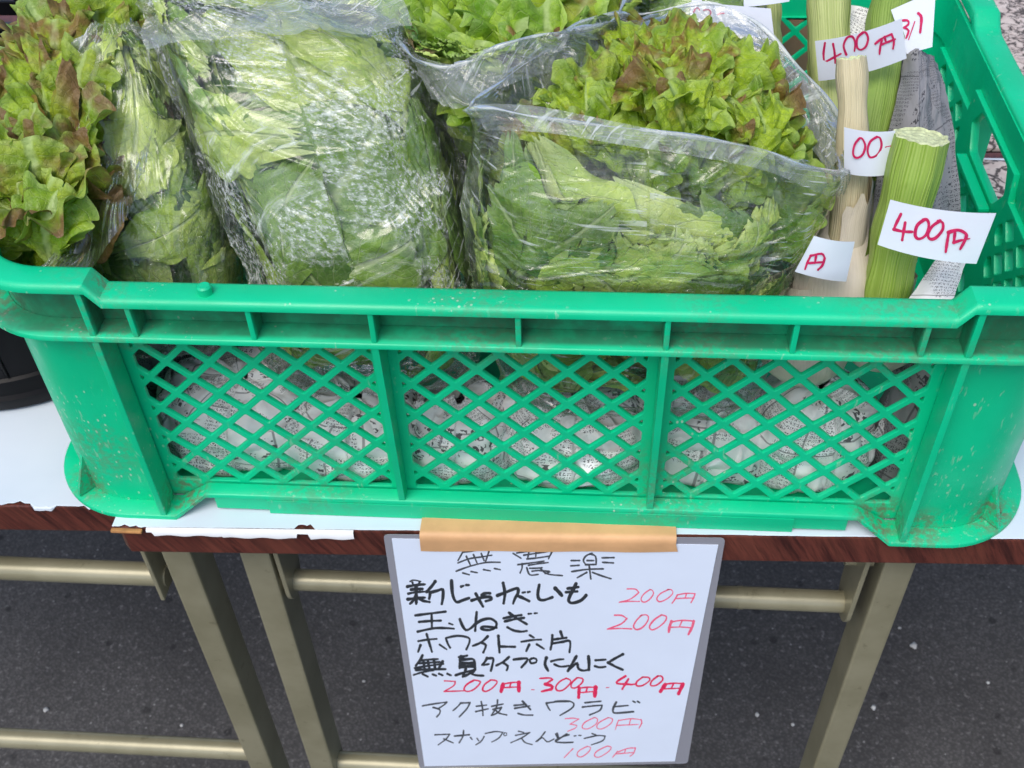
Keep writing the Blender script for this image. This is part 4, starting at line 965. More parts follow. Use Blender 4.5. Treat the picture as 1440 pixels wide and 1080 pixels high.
# ---- loose folds of film round the mouths of the bags
def flap(ctrl, mat, parent, seed, amp=.0016, nu=110, nv=150, wr=((.9, .012, .003), (.6, .006, .0012)), name='film_fold'):
    C_ = np.array(ctrl, float); A = catmull(C_, np.linspace(0, 1, nu)); P = catmull(A.transpose(1, 0, 2), np.linspace(0, 1, nv)).transpose(1, 0, 2)
    du = np.gradient(P, axis=0); dv = np.gradient(P, axis=1); n = np.cross(du, dv); n /= np.linalg.norm(n, axis=-1, keepdims=True)+1e-12
    X = np.stack([np.cumsum(np.linalg.norm(np.gradient(P, axis=0), axis=-1), 0), np.cumsum(np.linalg.norm(np.gradient(P, axis=1), axis=-1), 1)], -1)
    h = amp*SN(seed, 2)(X*16)
    for a, wl, am in wr: h = h+am*ridges(X, seed+3, a, wl)
    return grid_obj(name, P+n*h[..., None], mat, parent, uv=X)
flap([[R(640, 104, .122), R(700, 100, .120), R(762, 72, .140), R(815, 28, .170), R(872, 14, .195)],
      [R(652, 140, .100), R(710, 132, .112), R(782, 118, .128), R(835, 66, .160), R(885, 36, .185)],
      [R(672, 176, .072), R(715, 160, .095), R(800, 160, .105), R(848, 100, .145), R(895, 60, .170)]], M['film_r'], br, 401)
flap([[R(960, 8, .205), R(1030, 14, .200), R(1092, 60, .180), R(1150, 128, .145), R(1196, 205, .105)],
      [R(965, 40, .195), R(1035, 50, .190), R(1085, 90, .172), R(1135, 150, .138), R(1180, 222, .100)],
      [R(970, 80, .185), R(1030, 92, .178), R(1075, 130, .160), R(1118, 180, .130), R(1165, 238, .092)]], M['film_w'], br, 411, wr=((.3, .014, .003), (.5, .007, .001)))
flap([[R(668, 146, .078), R(760, 150, .0535), R(900, 178, .0470), R(1060, 206, .050), R(1165, 240, .064), R(1200, 236, .088)],
      [R(672, 162, .074), R(762, 168, .0510), R(900, 193, .0450), R(1060, 220, .048), R(1165, 256, .062), R(1196, 250, .086)],
      [R(682, 184, .070), R(764, 186, .0480), R(900, 208, .0430), R(1062, 236, .046), R(1160, 274, .060), R(1188, 270, .084)]], M['film_w'], br, 421, .0008, 60, 240, ((0.1, .010, .0015),))
tube('mouth_hem', catmull(np.array([R(184, 26, .186), R(150, 140, .132), R(118, 262, .080), R(88, 342, .044), R(44, 386, .022), R(0, 378, .018)]), np.linspace(0, 1, 90)), .0012, M['film_l'], bl, 6)
flap([[R(184, 26, .186), R(150, 140, .132), R(118, 262, .080), R(88, 342, .044), R(44, 386, .022)],
      [R(200, 80, .165), R(172, 190, .115), R(140, 290, .066), R(112, 352, .038), R(80, 386, .0215)],
      [R(222, 150, .135), R(200, 250, .085), R(168, 320, .052), R(140, 364, .033), R(118, 388, .0215)]], M['film_l'], bl, 431, .0012, wr=((1.2, .014, .003), (1.5, .007, .0012)))
flap([[R(572, 76, .145), R(636, 90, .128), R(690, 66, .134), R(800, 44, .160)],
      [R(584, 104, .140), R(640, 120, .122), R(700, 92, .130), R(802, 66, .154)],
      [R(606, 140, .132), R(648, 152, .116), R(712, 122, .122), R(804, 92, .146)]], M['film_w'], bb, 441, wr=((1.2, .012, .0025), (.2, .006, .001)))
flap([[R(205, 24, .150), R(300, 10, .156), R(420, 2, .158), R(560, -12, .150)],
      [R(196, 44, .142), R(300, 30, .138), R(420, 22, .138), R(572, 10, .140)],
      [R(206, 70, .130), R(300, 56, .118), R(420, 48, .118), R(580, 40, .128)]], M['film_w'], bc, 451, wr=((.15, .014, .003), (-.2, .006, .001)))

# ------------------------------------------------------------------ newspaper bundles
def bundle(c, a, b, z0, z1, mat, label, seed, yawb=0.0, lean=(0, 0)):
    t = thing('newspaper_bundle', label, 'newspaper', (c[0], c[1], z0), 'newspaper wrapped bundles on the crate floor')
    h = z1-z0; L = []
    for f, s in ((0, .6), (.04, .92), (.3, 1.0), (.6, .97), (.82, .82), (.95, .5), (1, .1)):
        L.append([np.array(p) for p in sell((c[0]+lean[0]*f, c[1]+lean[1]*f, z0+h*f), a*s, b*s, (0, 0, 1), 20, 2.5, (math.cos(yawb), math.sin(yawb), 0))])
    B = Body(L, (140, 80))
    for k in range(3):
        v1 = [1, .80, .62][k]; off = .0012*k
        u = np.linspace(0, 1, 150, endpoint=False)[:, None]+np.zeros((1, 70)); ue = 2*np.pi*u
        v = np.linspace(0, 1, 70)[None, :]*(v1+(.05*np.sin(ue*2+seed+k)+.03*np.sin(ue*5+k)) * (k > 0))
        X = np.stack([u*B.W, v*B.H], -1)
        hgt = off+.0035*ridges(X, seed+k, 1.1+.5*k, .03, 4, 2)+.002*SN(seed+k, 2)(X*14)+.0008*SN(seed+k+8, 2)(X*50)
        o = grid_obj('newspaper_sheet', B.at(u, v, hgt), mat, t, uv=X*np.array([1, 1])+seed*.37+k*.11, cu=True)
    return t
bundle((-.195, .075), .058, .040, .009, .062, M['news'], 'newspaper wrapped bundle behind the left lattice panel', 3)
bundle((-.115, .065), .045, .034, .009, .058, M['news'], 'newspaper bundle beside the left middle rib of the lattice', 5)
bundle((-.045, .062), .032, .032, .009, .060, M['news'], 'small newspaper bundle behind the left of the middle panel', 7)
bundle((.032, .068), .050, .038, .009, .061, M['news'], 'smooth newspaper bundle behind the centre of the middle panel', 9)
bundle((.115, .070), .042, .036, .009, .070, M['news'], 'folded newspaper bundle behind the right lattice panel', 11)
bundle((.185, .064), .040, .032, .009, .080, M['news'], 'newspaper bundle under the garlic bulbs at right', 13, .3)
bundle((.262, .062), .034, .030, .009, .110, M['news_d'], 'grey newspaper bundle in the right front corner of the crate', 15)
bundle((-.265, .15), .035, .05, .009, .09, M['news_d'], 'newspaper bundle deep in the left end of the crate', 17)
# open folded newspaper standing behind the big stalk
t = thing('newspaper_wrap', 'grey newspaper gathered in fanned folds against the right crate wall', 'newspaper', (.25, .2, .08))
def sheet(ctrl, nu, nv, amp, seed, mat, parent, name='newspaper_sheet', fold=None, uvo=0, uvs=1.0):
    C_ = np.array(ctrl, float); A = catmull(C_, np.linspace(0, 1, nu)); P = catmull(A.transpose(1, 0, 2), np.linspace(0, 1, nv)).transpose(1, 0, 2)
    du = np.gradient(P, axis=0); dv = np.gradient(P, axis=1); n = np.cross(du, dv); n /= np.linalg.norm(n, axis=-1, keepdims=True)+1e-12
    X = np.stack([np.r_[0, np.cumsum(np.linalg.norm(np.diff(P[:, nv//2], axis=0), axis=1))][:, None]+np.zeros((1, nv)), np.r_[0, np.cumsum(np.linalg.norm(np.diff(P[nu//2], axis=0), axis=1))][None]+np.zeros((nu, 1))], -1)
    h = amp*SN(seed, 2)(X*18)+amp*.5*SN(seed+1, 2)(X*45)
    if fold is not None: h = h+fold(X)
    return grid_obj(name, P+n*h[..., None], mat, parent, uv=X*uvs+uvo)
for k in range(6):   # nested leaves fanned to the right
    d = k*.0042
    ctrl = [[R(1275-2*k, 70+2*k, .20+d), R(1258, 150, .15+d), R(1235, 240, .12+d), R(1225, 330, .085+d)],
            [R(1292+3*k, 66+2*k, .19+d), R(1290+4*k, 150, .135+d), R(1280+3*k, 240, .105+d), R(1275, 330, .07+d)],
            [R(1298+5*k, 72+3*k, .195+d), R(1302+7*k, 130+3*k, .15+d), R(1308+8*k, 215+2*k, .12+d), R(1312+8*k, 300+4*k, .095+d)]]
    sheet(ctrl, 50, 70, .0006, 200+k, M['news_d'], t, fold=lambda X, k=k: .0022*np.abs(np.sin(X[..., 0]*70+k*.9+X[..., 1]*6))*np.clip(X[..., 0]*25, 0, 1), uvo=k*.17)
t = thing('newspaper_scrap', 'white newspaper edge with print under the front price tag', 'newspaper', (.25, .06, .1))
sheet([[R(1275, 425, .040), R(1330, 345, .085)], [R(1300, 425, .036), R(1348, 345, .083)], [R(1338, 425, .040), R(1366, 350, .087)]], 30, 40, .0008, 300, M['news'], t, uvo=.3)
t = thing('newspaper_scrap', 'pale crumpled newspaper corner between the rear tags', 'newspaper', (.22, .25, .2))
sheet([[R(1180, 40, .215), R(1188, 20, .230), R(1196, 6, .24)], [R(1205, 60, .205), R(1215, 35, .222), R(1222, 14, .235)], [R(1240, 60, .205), R(1246, 40, .22), R(1252, 24, .23)]], 24, 24, .0012, 320, M['news'], t, uvo=.7)

# ------------------------------------------------------------------ garlic with long stalks
def stalk(name, p0, p1, r0, r1, mat, label, bulb=None, bend=(0, 0, 0), cat='garlic', jag=.0005, seed=0, n=30, seg=28, group=None):
    t = thing(name, label, cat, p0, group); p0, p1 = np.array(p0), np.array(p1)
    s = np.linspace(0, 1, seg)[:, None]; P = p0+(p1-p0)*s+np.array(bend)*4*s*(1-s)
    rad = r0+(r1-r0)*s[:, 0]+.00035*SN(seed, 1)(s*2.6)
    T = np.gradient(P, axis=0); T /= np.linalg.norm(T, axis=1)[:, None]; V = []; UV = []; L = np.linalg.norm(p1-p0)
    nz = SN(seed+4, 2)
    for k in range(seg):
        a = np.cross(T[k], (0, -1., 0)); a /= np.linalg.norm(a); b = np.cross(a, T[k])
        for i in range(n+1):
            th = 2*math.pi*(i % n)/n; q = rad[k]*(1+.05*nz(np.array([[math.cos(th)*1.5+k*.05, math.sin(th)*1.5]]))[0]+.03*math.cos(2*th+seed))
            pt = P[k]+q*(math.cos(th)*a+math.sin(th)*b)
            if k >= seg-1: pt = pt+T[k]*jag*nz(np.array([[math.cos(th)*9, math.sin(th)*9]]))[0]
            V.append(pt); UV.append((r0*2*math.pi*i/n, L*k/(seg-1)))
    fc = [(k*(n+1)+i, k*(n+1)+i+1, (k+1)*(n+1)+i+1, (k+1)*(n+1)+i) for k in range(seg-1) for i in range(n)]
    mesh_obj('stem', V, fc, mat, t, True, UV)
    # cut end: shallow dish of nested rings
    ring0 = np.array(V[(seg-1)*(n+1):(seg-1)*(n+1)+n]); c = ring0.mean(0); Q = []
    for f, dz_ in ((1, 0), (.93, .0006), (.86, -.0006), (.70, -.0002), (.60, -.0010), (.40, -.0004), (.30, -.0010), (.12, -.0004), (.02, 0)):
        Q.append(c+(ring0-c)*f+T[-1]*dz_)
    grid_obj('cut_end', np.array(Q).transpose(1, 0, 2), M['cut'], t, cu=True, smooth=False)
    if bulb is not None:
        bc_, br_, bz = bulb; prof = [(0, -.95), (.25, -.97), (.55, -.88), (.85, -.55), (1.0, -.1), (.97, .25), (.80, .58), (.58, .82), (.50, .95), (.47, 1.2), (.46, 1.6)]
        nn = 64; ax = T[0]; a = np.cross(ax, (0, -1., 0)); a /= np.linalg.norm(a); b = np.cross(a, ax); G_ = []; U_ = []
        for i in range(nn+1):
            th = 2*math.pi*(i % nn)/nn; row = []; ur = []
            for j, (r_, z_) in enumerate(prof):
                lob = 1+.045*abs(math.cos(3*th+seed))*max(0, 1-abs(z_)) + .012*math.sin(9*th+seed)
                row.append(np.array(bc_)+ax*z_*bz+(a*math.cos(th)+b*math.sin(th))*r_*br_*lob); ur.append((th*.02, z_*.02))
            G_.append(row); U_.append(ur)
        grid_obj('bulb', np.array(G_), M['bulb'], t, uv=np.array(U_))
    return t, P, rad, T
def bulb_only(c, r, h, axis, label, seed):
    ax = np.array(axis, float); ax /= np.linalg.norm(ax)
    return stalk('garlic', np.array(c)+ax*h*1.4, np.array(c)+ax*h*2.4, r*.34, r*.30, M['bulb'], label, (c, r, h), seed=seed, seg=8)
STALKS = {}
pC0 = R(1246, 424, .058); pC1 = up(1297, 192, 1, .080)
rC = 37.5*np.dot(pC1-CAM, AX[2])/F
STALKS['C'] = stalk('garlic', pC0+(pC0-pC1)*.35, pC1, rC*.83, rC*1.06, M['stC'], 'thick green cut garlic stalk at front right wearing the large price tag', None, (-.002, 0, 0), seed=3)
pB1 = up(1197, 82, 1, .128); pB0 = up(1186, 345, 1, .083)
def sheath(S_, k0, k1, a0, a1, mat, lift=.0012, seed=0):
    """a papery outer leaf wrapped part of the way round a stalk, its top torn at a slant"""
    t, P, rad, T = S_; n = 22; G_ = []; U_ = []; nz = SN(seed, 1)
    for i in range(n+1):
        f = i/n; th = a0+(a1-a0)*f; kt = k1-(k1-k0)*(.45*abs(2*f-1)**1.5)+.8*nz(np.array([[f*3]]))[0]; row = []; ur = []
        for j in range(14):
            k = k0+(kt-k0)*j/13; ki = int(min(max(k, 0), len(P)-1.001)); fr_ = k-ki; p = P[ki]*(1-fr_)+P[ki+1]*fr_; r_ = rad[ki]+lift*(1+.8*(j/13)**2)+.0008*abs(2*f-1)
            a = np.cross(T[ki], (0, -1., 0)); a /= np.linalg.norm(a); b = np.cross(a, T[ki]); row.append(p+(a*math.cos(th)+b*math.sin(th))*r_); ur.append((r_*th, k*.006))
        G_.append(row); U_.append(ur)
    return grid_obj('sheath', np.array(G_), mat, t, uv=np.array(U_))
rB = 21*np.dot(pB1-CAM, AX[2])/F
STALKS['B'] = stalk('garlic', pB0, pB1, rB*1.25, rB*.98, M['stB'], 'dry straw coloured garlic stalk with pale bulb beside the open bag', (up(1178, 392, 1, .080), .0285, .030), (.0025, 0, 0), seed=8)
pA1 = up(1163, -40, 1, .245); pA0 = up(1172, 270, 1, .125)
sheath(STALKS['B'], 1, 15, -2.6, .4, M['stB'], .0010, 3); sheath(STALKS['B'], 0, 9, -1.2, 2.0, M['bulb'], .0016, 5); sheath(STALKS['C'], 2, 17, -3.0, -1.2, M['stC'], .0007, 7)
STALKS['A'] = stalk('garlic', pA0, pA1, .0105, .0125, M['stA'], 'yellow green garlic stalk at the back wearing the upper price tag', None, seed=12)
pD1 = up(1262, -50, 1, .25); pD0 = up(1215, 240, 1, .125)
STALKS['D'] = stalk('garlic', pD0, pD1, .0120, .0130, M['stD'], 'dark green garlic stalk leaning beside the grey newspaper', None, seed=15)
pE1 = up(1078, 10, 1, .26); pE0 = up(1080, 120, 1, .22)
sheath(STALKS['A'], 8, 22, -2.7, -.5, M['stA'], .0010, 13)
stalk('garlic', pE0, pE1, .010, .009, M['stA'], 'short yellow stalk behind the mouth of the open bag', None, seed=19)
bulb_only(up(1140, 385, 1, .115), .030, .028, (.1, .3, 1), 'garlic bulb half hidden behind the open bag at right', 41)
bulb_only(up(1228, 300, 1, .150), .024, .026, (.2, .3, 1), 'garlic bulb behind the thick green stalk', 43)
bulb_only((.130, .070, .125), .026, .024, (.1, .2, 1), 'garlic bulb seen through the left of the right lattice panel', 45)
bulb_only((.168, .060, .118), .028, .025, (-.1, .3, 1), 'garlic bulb seen through the middle of the right lattice panel', 47)
bulb_only((.214, .068, .122), .025, .024, (.1, .3, 1), 'garlic bulb seen through the right lattice panel below the green stalk', 49)

# ------------------------------------------------------------------ handwriting
def stroke_ribbon(pts, wd, to3, nrm, taper=.8):
    wd = wd*1.22; P = np.array(pts, float); n = len(P)
    if n == 1: P = np.vstack([P, P+.5]); n = 2
    m_ = max(4, int(np.linalg.norm(np.diff(P, axis=0), axis=1).sum()/2.5)); m_ = min(m_, 60)
    C_ = catmull(P, np.linspace(0, 1, m_)) if n > 2 else P[0]+(P[-1]-P[0])*np.linspace(0, 1, m_)[:, None]
    T = np.gradient(C_, axis=0); T /= np.linalg.norm(T, axis=1)[:, None]+1e-9; Nn = np.stack([-T[:, 1], T[:, 0]], 1)
    s = np.linspace(0, 1, m_); wv = wd/2*(1-.18*s+.10*np.sin(s*9+P[0, 0])+.05*np.sin(s*23+P[0, 1]))
    V = []; Fc = []
    cap = 5
    L_ = [C_[0]-T[0]*wv[0]*math.sin(a)*1.0+Nn[0]*wv[0]*math.cos(a) for a in np.linspace(0, math.pi, cap+2)[1:-1]]
    R_ = [C_[-1]+T[-1]*wv[-1]*math.sin(a)+Nn[-1]*wv[-1]*math.cos(a) for a in np.linspace(0, math.pi, cap+2)[1:-1]]
    for k in range(m_): V += [C_[k]+Nn[k]*wv[k], C_[k]-Nn[k]*wv[k]]
    for k in range(m_-1): Fc.append((2*k, 2*k+1, 2*k+3, 2*k+2))
    b = len(V); V += L_; Fc.append(tuple([0]+list(range(b, b+cap))+[1])[::-1])
    b = len(V); V += R_; Fc.append(tuple([2*m_-2]+list(range(b, b+cap))+[2*m_-1]))
    return [to3(*v) for v in V], Fc
def lettering(name, strokes, to3, mat, parent):
    """strokes: list of (width, pts) in photograph pixels"""
    V = []; Fc = []
    for i, (wd, pts) in enumerate(strokes):
        lift = .00002+.0000015*i
        v, f = stroke_ribbon(pts, wd, lambda a, b_: to3(a, b_, lift), None)
        k = len(V); V += v; Fc += [tuple(q+k for q in ff) for ff in f]
    return mesh_obj(name, V, Fc, mat, parent, False)
def S(off, sc_, wd, txt):
    out = []
    for st in txt.strip().split(';'):
        st = st.strip()
        if not st: continue
        ww = wd
        if st[0] == '*': k, st = st[1:].split(' ', 1); ww = wd*float(k)
        pts = [tuple(float(q) for q in p.split(',')) for p in st.split()]
        out.append((ww/sc_, [(off[0]+x/sc_, off[1]+y/sc_) for x, y in pts]))
    return out
# ------------------------------------------------------------------ price sign
sign = thing('price_sign', 'laminated handwritten price list hanging from the table edge', 'sign', (.02, -.01, -.3))
nS = np.array([math.sin(YAWT), -math.cos(YAWT), 0.]); pS = np.array([0, ye(0)-.0040, -.1])
def sp(u, v, lift=0.0): return up_plane(u, v, pS, nS)+nS*lift
def bulge(P):  # the sheet bows very slightly
    return P
def sheet_px(corners, nu, nv, lift, name, mat, parent, thick=0, rc=0):
    TLc, TRc, BRc, BLc = [np.array(sp(*c, lift)) for c in corners]
    P = np.array([[TLc*(1-a)*(1-b)+TRc*a*(1-b)+BRc*a*b+BLc*(1-a)*b for b in np.linspace(0, 1, nv)] for a in np.linspace(0, 1, nu)])
    return grid_obj(name, P, mat, parent, smooth=True)
def quad_slab(corners, l0, l1, name, mat, parent, rc=.0):
    A = [sp(*c, l0) for c in corners]; Bq = [sp(*c, l1) for c in corners]; bm = bmesh.new()
    if rc:
        def rnd(Q):
            o = []
            for i in range(4):
                p, a, b = Q[i], Q[i-1], Q[(i+1) % 4]; ua = (a-p)/np.linalg.norm(a-p); ub = (b-p)/np.linalg.norm(b-p)
                for t_ in np.linspace(0, 1, 6): o.append(p+ua*rc*(1-t_)**2+ub*rc*t_**2)
            return o
        A, Bq = rnd(A), rnd(Bq)
    a = [bm.verts.new(p) for p in A]; b = [bm.verts.new(p) for p in Bq]; n = len(a)
    bm.faces.new(a[::-1]); bm.faces.new(b)
    for i in range(n): bm.faces.new((a[i], a[(i+1) % n], b[(i+1) % n], b[i]))
    bmesh.ops.recalc_face_normals(bm, faces=bm.faces)
    return bm_obj(name, bm, mat, parent)
quad_slab([(551, 757), (1010, 766), (949, 1070), (597, 1077)], .0000, .0004, 'paper', M['signp'], sign)
quad_slab([(539, 752), (1020, 757), (967, 1074), (590, 1081)], -.0006, -.0002, 'laminate', M['lam'], sign, .004)
A_, B_, C__, D__ = (560, 740), (780, 740), (560, 900), (780, 900)
thin = S(A_, 6, 13, "550,205 505,285; 550,215 620,206 690,195; 575,250 610,325; 635,235 665,305; 700,225 725,285; 765,210 735,300; 505,305 600,270 700,255 790,240; 490,375 600,335 740,302 860,300; 545,390 600,405; 615,378 668,388; 722,362 778,372; 812,352 860,362;"
  "970,225 1035,265; 1000,222 1060,212 1120,208; 1105,200 1092,270; 1165,200 1160,250; 1060,240 1160,225 1260,210; 1085,272 1180,262 1275,248; 1300,205 1268,270; 1010,320 1120,305 1230,290; 1045,310 1045,350 1028,390; 1100,325 1180,312 1265,302; 1085,345 1110,405 1180,402; 1110,350 1160,350 1215,345; 1130,375 1190,368; 1190,370 1280,378 1240,395; 1200,352 1260,398 1385,412")
thin += S(B_, 6, 14, "140,285 210,285; 135,330 205,325; 315,225 265,245 242,285 262,318; 300,228 345,250 350,315; 262,320 350,318; 275,285 330,285; 400,262 500,260; 405,300 495,305; 145,378 270,360 410,355; 290,320 305,440; 270,385 190,430; 320,385 400,415 475,438")
thick = S(A_, 6, 24, "*.5 100,462 130,450 190,462; *.9 78,505 150,492 225,486; *.6 120,470 132,500; *.6 182,465 165,500; *.8 85,565 150,552 218,548; 82,612 150,604 225,598; 150,500 155,570 152,650; *.9 150,575 130,620 100,650; *.9 165,600 210,625 265,635; 110,530 160,525 205,525; 312,462 285,500 240,548; 240,548 270,552 262,608; 270,555 330,540 375,530 378,590 368,652;"
  "450,455 455,540 468,600 495,636 545,620 598,602; *.8 532,505 552,498; *.8 575,492 598,492; 620,622 700,598 770,592 788,612 740,628; 705,575 740,560 775,562; 655,565 685,620 715,672; 838,580 900,556 960,532 1008,520 1010,560 985,605 970,648; 885,475 900,560 890,645; 1000,580 1050,600 1105,628; *.7 1050,556 1070,552; *.7 1095,552 1112,548; 1190,490 1178,560 1185,605 1215,620 1260,610 1300,595; *1.2 1325,520 1355,550 1380,580;"
  "*.8 145,748 270,732 400,716; *.8 282,735 285,855; *.8 175,803 270,795 360,792; *.8 165,885 300,857 400,855 470,860; *.6 430,815 460,826; *.85 520,780 545,840 575,872 620,850 660,805; *.85 662,720 655,800 650,878; *.85 640,830 700,790 775,775 828,810 815,855 760,872 700,860 725,842 830,852;"
  "*.85 890,772 970,755 1040,745; *.85 900,798 980,780 1062,768; *.85 935,725 1005,775 1085,822; *.8 922,848 975,875 1040,885 1085,878; *.6 1100,735 1125,732; *.6 1150,730 1172,728;"
  "*.7 170,965 250,952 325,946; *.8 240,905 262,980 285,1055; *.8 188,1000 168,1055; *.6 350,995 410,1035; *.7 402,940 420,990 438,1020; *.7 405,938 500,920 590,935 602,970 575,1035; *.8 755,925 700,975 630,1005; *.8 700,978 740,1000 718,1060; *.9 845,920 855,1060; *.8 860,1010 985,1013;"
  "*.7 1110,915 1145,935; *.7 1040,970 1130,956 1205,952; *.8 1105,995 1080,1050; *.7 1170,992 1230,1030; *.85 1300,915 1298,970 1285,1035; *.9 1370,885 1388,938; *.8 1305,952 1420,936; *.8 1300,985 1380,972 1448,966 1445,1058")
thick += S(B_, 6, 26, "180,480 158,525 130,580 118,625 150,643 220,622 265,578; *.8 110,520 200,508; *.8 95,552 190,545")
thick += S(C__, 6, 21, "205,125 185,165 150,210; *.8 190,168 260,160 335,156; 212,172 225,250; 250,166 265,242; 302,166 312,242; 375,176 342,235; *.8 140,232 260,212 380,196; *.9 150,248 270,242 400,241; *.7 130,290 210,266 300,252; *.8 205,282 250,304; *.8 290,284 320,296; *.8 345,280 375,293; *.8 415,280 445,293; *.8 180,192 350,180;"
  "530,132 522,180 518,232; *.9 512,140 560,132 582,126; 520,162 580,158 638,162 648,240; *1.2 525,192 640,190; *1.2 525,220 645,216; *.9 485,292 560,268 650,248; 570,240 545,305; *.9 560,300 600,280 640,262; *.9 600,262 645,290 720,296; "
  "*.9 748,145 735,175 708,205; *.9 748,152 800,150 798,190 782,255; *.8 722,205 765,198; *.9 935,138 885,180 828,210; *.9 882,185 925,215 915,250; *.9 975,160 1040,152 1090,152 1080,180 1040,225; *.8 1120,190 1108,165 1135,148 1168,158 1160,185 1125,192; *1.1 1250,145 1238,200 1265,255; *.8 1290,175 1340,162 1395,156; *.8 1318,200 1370,220 1440,212")
thick += S(D__, 6, 22, "183,132 150,190 112,256; *.9 125,240 165,205 190,190 200,235 240,253 285,245; *1.1 285,132 290,190 288,245; *.8 345,166 430,160; *.8 340,215 380,226 430,220; *.9 575,115 510,150 450,185; *.9 450,185 515,220 575,246")
med = S(C__, 6, 13, "205,552 300,535 410,520; 410,520 385,545 345,570; 295,565 350,582 350,615 325,645; *.9 528,528 500,560 462,592; 525,528 605,525; 605,525 580,575 515,645; 660,555 745,545; 700,515 712,575 715,632; 655,600 760,576; 790,555 885,536; 838,502 830,560 785,632; 800,582 870,565; 870,565 845,605 790,632; 812,575 850,612 915,628; *1.1 978,548 1065,540; *1.1 985,572 1110,552; *1.2 1048,512 1080,545 1115,582; 1010,615 1060,628 1135,630; 1250,530 1262,560 1282,590; 1250,528 1350,516 1440,516")
med += S(D__, 6, 13, "0,516 60,510 125,512 162,535 140,575 45,632; 255,525 390,512; 235,562 320,552 400,546; 400,546 380,590 295,628; *1.2 520,520 498,560 492,598 520,612 665,600; 505,558 620,548; 660,512 680,522; 698,512 716,524")
med += S(C__, 6, 10.5, "310,796 435,790; 435,790 400,835 338,880; 385,830 465,864; *1.3 475,806 600,795; *1.2 552,760 545,810 515,862; 610,818 625,836; 665,825 680,846; 725,810 700,850 655,880; 735,785 820,768 882,775; 882,775 850,822 790,856; *.8 890,795 895,778 915,780 915,800 895,803; 1015,765 1060,776; 990,800 1110,776; 1110,776 1040,822 950,862; 1040,822 1070,860 1130,878; 1240,770 1200,820 1162,852; 1170,850 1212,820 1232,832 1262,856 1315,830; *1.2 1340,782 1355,822; *1.1 1440,795 1380,815 1330,840 1340,858 1440,858")
med += S(D__, 6, 10.5, "*1.2 10,790 28,830; *1.2 102,787 30,835 5,852 60,862 155,858; 165,805 180,803; 205,800 222,800; 315,785 350,796; 250,826 360,802 425,806; 425,806 405,845 310,880")
pinkS = S(B_, 6, 10, "612,525 680,526 710,555; 710,555 640,610 545,637; 545,637 620,630 715,630; 805,530 755,565 728,610 750,637 795,618 832,570 825,538 803,530; 965,530 895,562 862,605 885,633 945,610 995,565 985,532 950,530; *1.2 1035,575 1015,612 990,645; 1035,575 1110,562 1180,564; *1.2 1183,565 1172,600 1150,640; 1112,565 1100,602; 1030,606 1100,602 1165,602;"
  "*1.2 505,747 565,748 608,775; *1.2 608,775 560,820 445,863; *1.1 445,863 550,858 650,862; *1.2 735,745 690,790 665,840 690,868 740,850 782,800 790,758 762,742 722,752; *1.2 900,745 840,785 800,840 820,870 872,850 930,800 942,758 900,743; *2.2 985,800 970,840 962,888; *1.2 985,803 1070,790 1165,795; *2 1172,798 1160,845 1128,908; 1075,795 1050,846; 985,848 1070,846 1150,852")
redS = S(C__, 6, 16, "*.6 390,341 480,345; *.7 480,345 470,380 388,430; *.7 388,430 550,425; *.8 640,335 580,370 555,410 580,430 630,418 680,375 690,345 640,333; *.8 780,335 730,370 712,415 740,430 790,405 832,360 825,338 778,333; *1.9 885,370 868,430; *.8 880,368 950,356 1015,352; *1.9 1018,355 1018,425; *.8 950,360 940,398; *.7 885,398 1010,392; *.4 1125,415 1148,415; *.8 1195,320 1280,316 1302,330; *.9 1302,330 1240,368; *1.5 1240,368 1300,385 1290,412; *1.2 1290,412 1210,430")
redS += S(D__, 6, 16, "*.8 95,320 45,345 10,390 22,422 70,418 125,370 132,335 95,318; *.8 190,315 145,355 140,395 180,398 232,355 235,322 190,313; *1.7 207,400 202,480; *.8 207,402 275,394 345,394; *2 345,396 338,470; *.8 275,400 265,432; *.7 207,440 335,430; *.4 435,397 458,397; *1 598,300 520,358 640,370; *1.1 622,325 570,410; *.8 640,372 690,366; *.8 742,310 695,345 690,380 740,380 800,338 792,312 742,309; *.8 870,300 820,340 810,378 855,378 910,335 902,302 868,299; *1.8 932,372 892,430; *.8 930,370 1000,360 1080,363; *1.8 1082,368 1045,448; *.8 1002,365 985,400; *.7 920,408 1060,402")
pinkS += S(D__, 6, 8, "90,660 150,655 205,662; 205,662 130,705; 130,705 188,718 170,742; 170,742 110,766; 335,650 255,690 232,735 280,745 348,705 360,662 333,650; 452,650 375,692 355,735 400,745 472,702 487,662 450,650; 540,672 525,705 512,752; 540,675 640,660 728,668; *1.3 728,668 735,695 712,738; 640,665 630,705; 532,716 705,708; 155,912 80,988; 275,893 205,930 190,970 230,981 288,938 302,902 273,893; 445,890 362,930 335,970 372,985 450,940 477,902 443,890; 530,935 488,986; 530,942 610,912 680,905; 680,905 668,950 635,976; 600,915 590,945; 515,957 660,945")
T_ = lambda u, v, l: sp(u, v, .0004+l)
for nm, st_, mt in (('thin_lettering', thin, 'pencil'), ('thick_lettering', thick, 'ink'), ('pen_lettering', med, 'pencil')): lettering(nm, st_, T_, M[mt], sign)['kind'] = 'stuff'
lettering('pink_lettering', pinkS, T_, M['pink'], sign)['kind'] = 'stuff'; lettering('red_lettering', redS, T_, M['red'], sign)['kind'] = 'stuff'
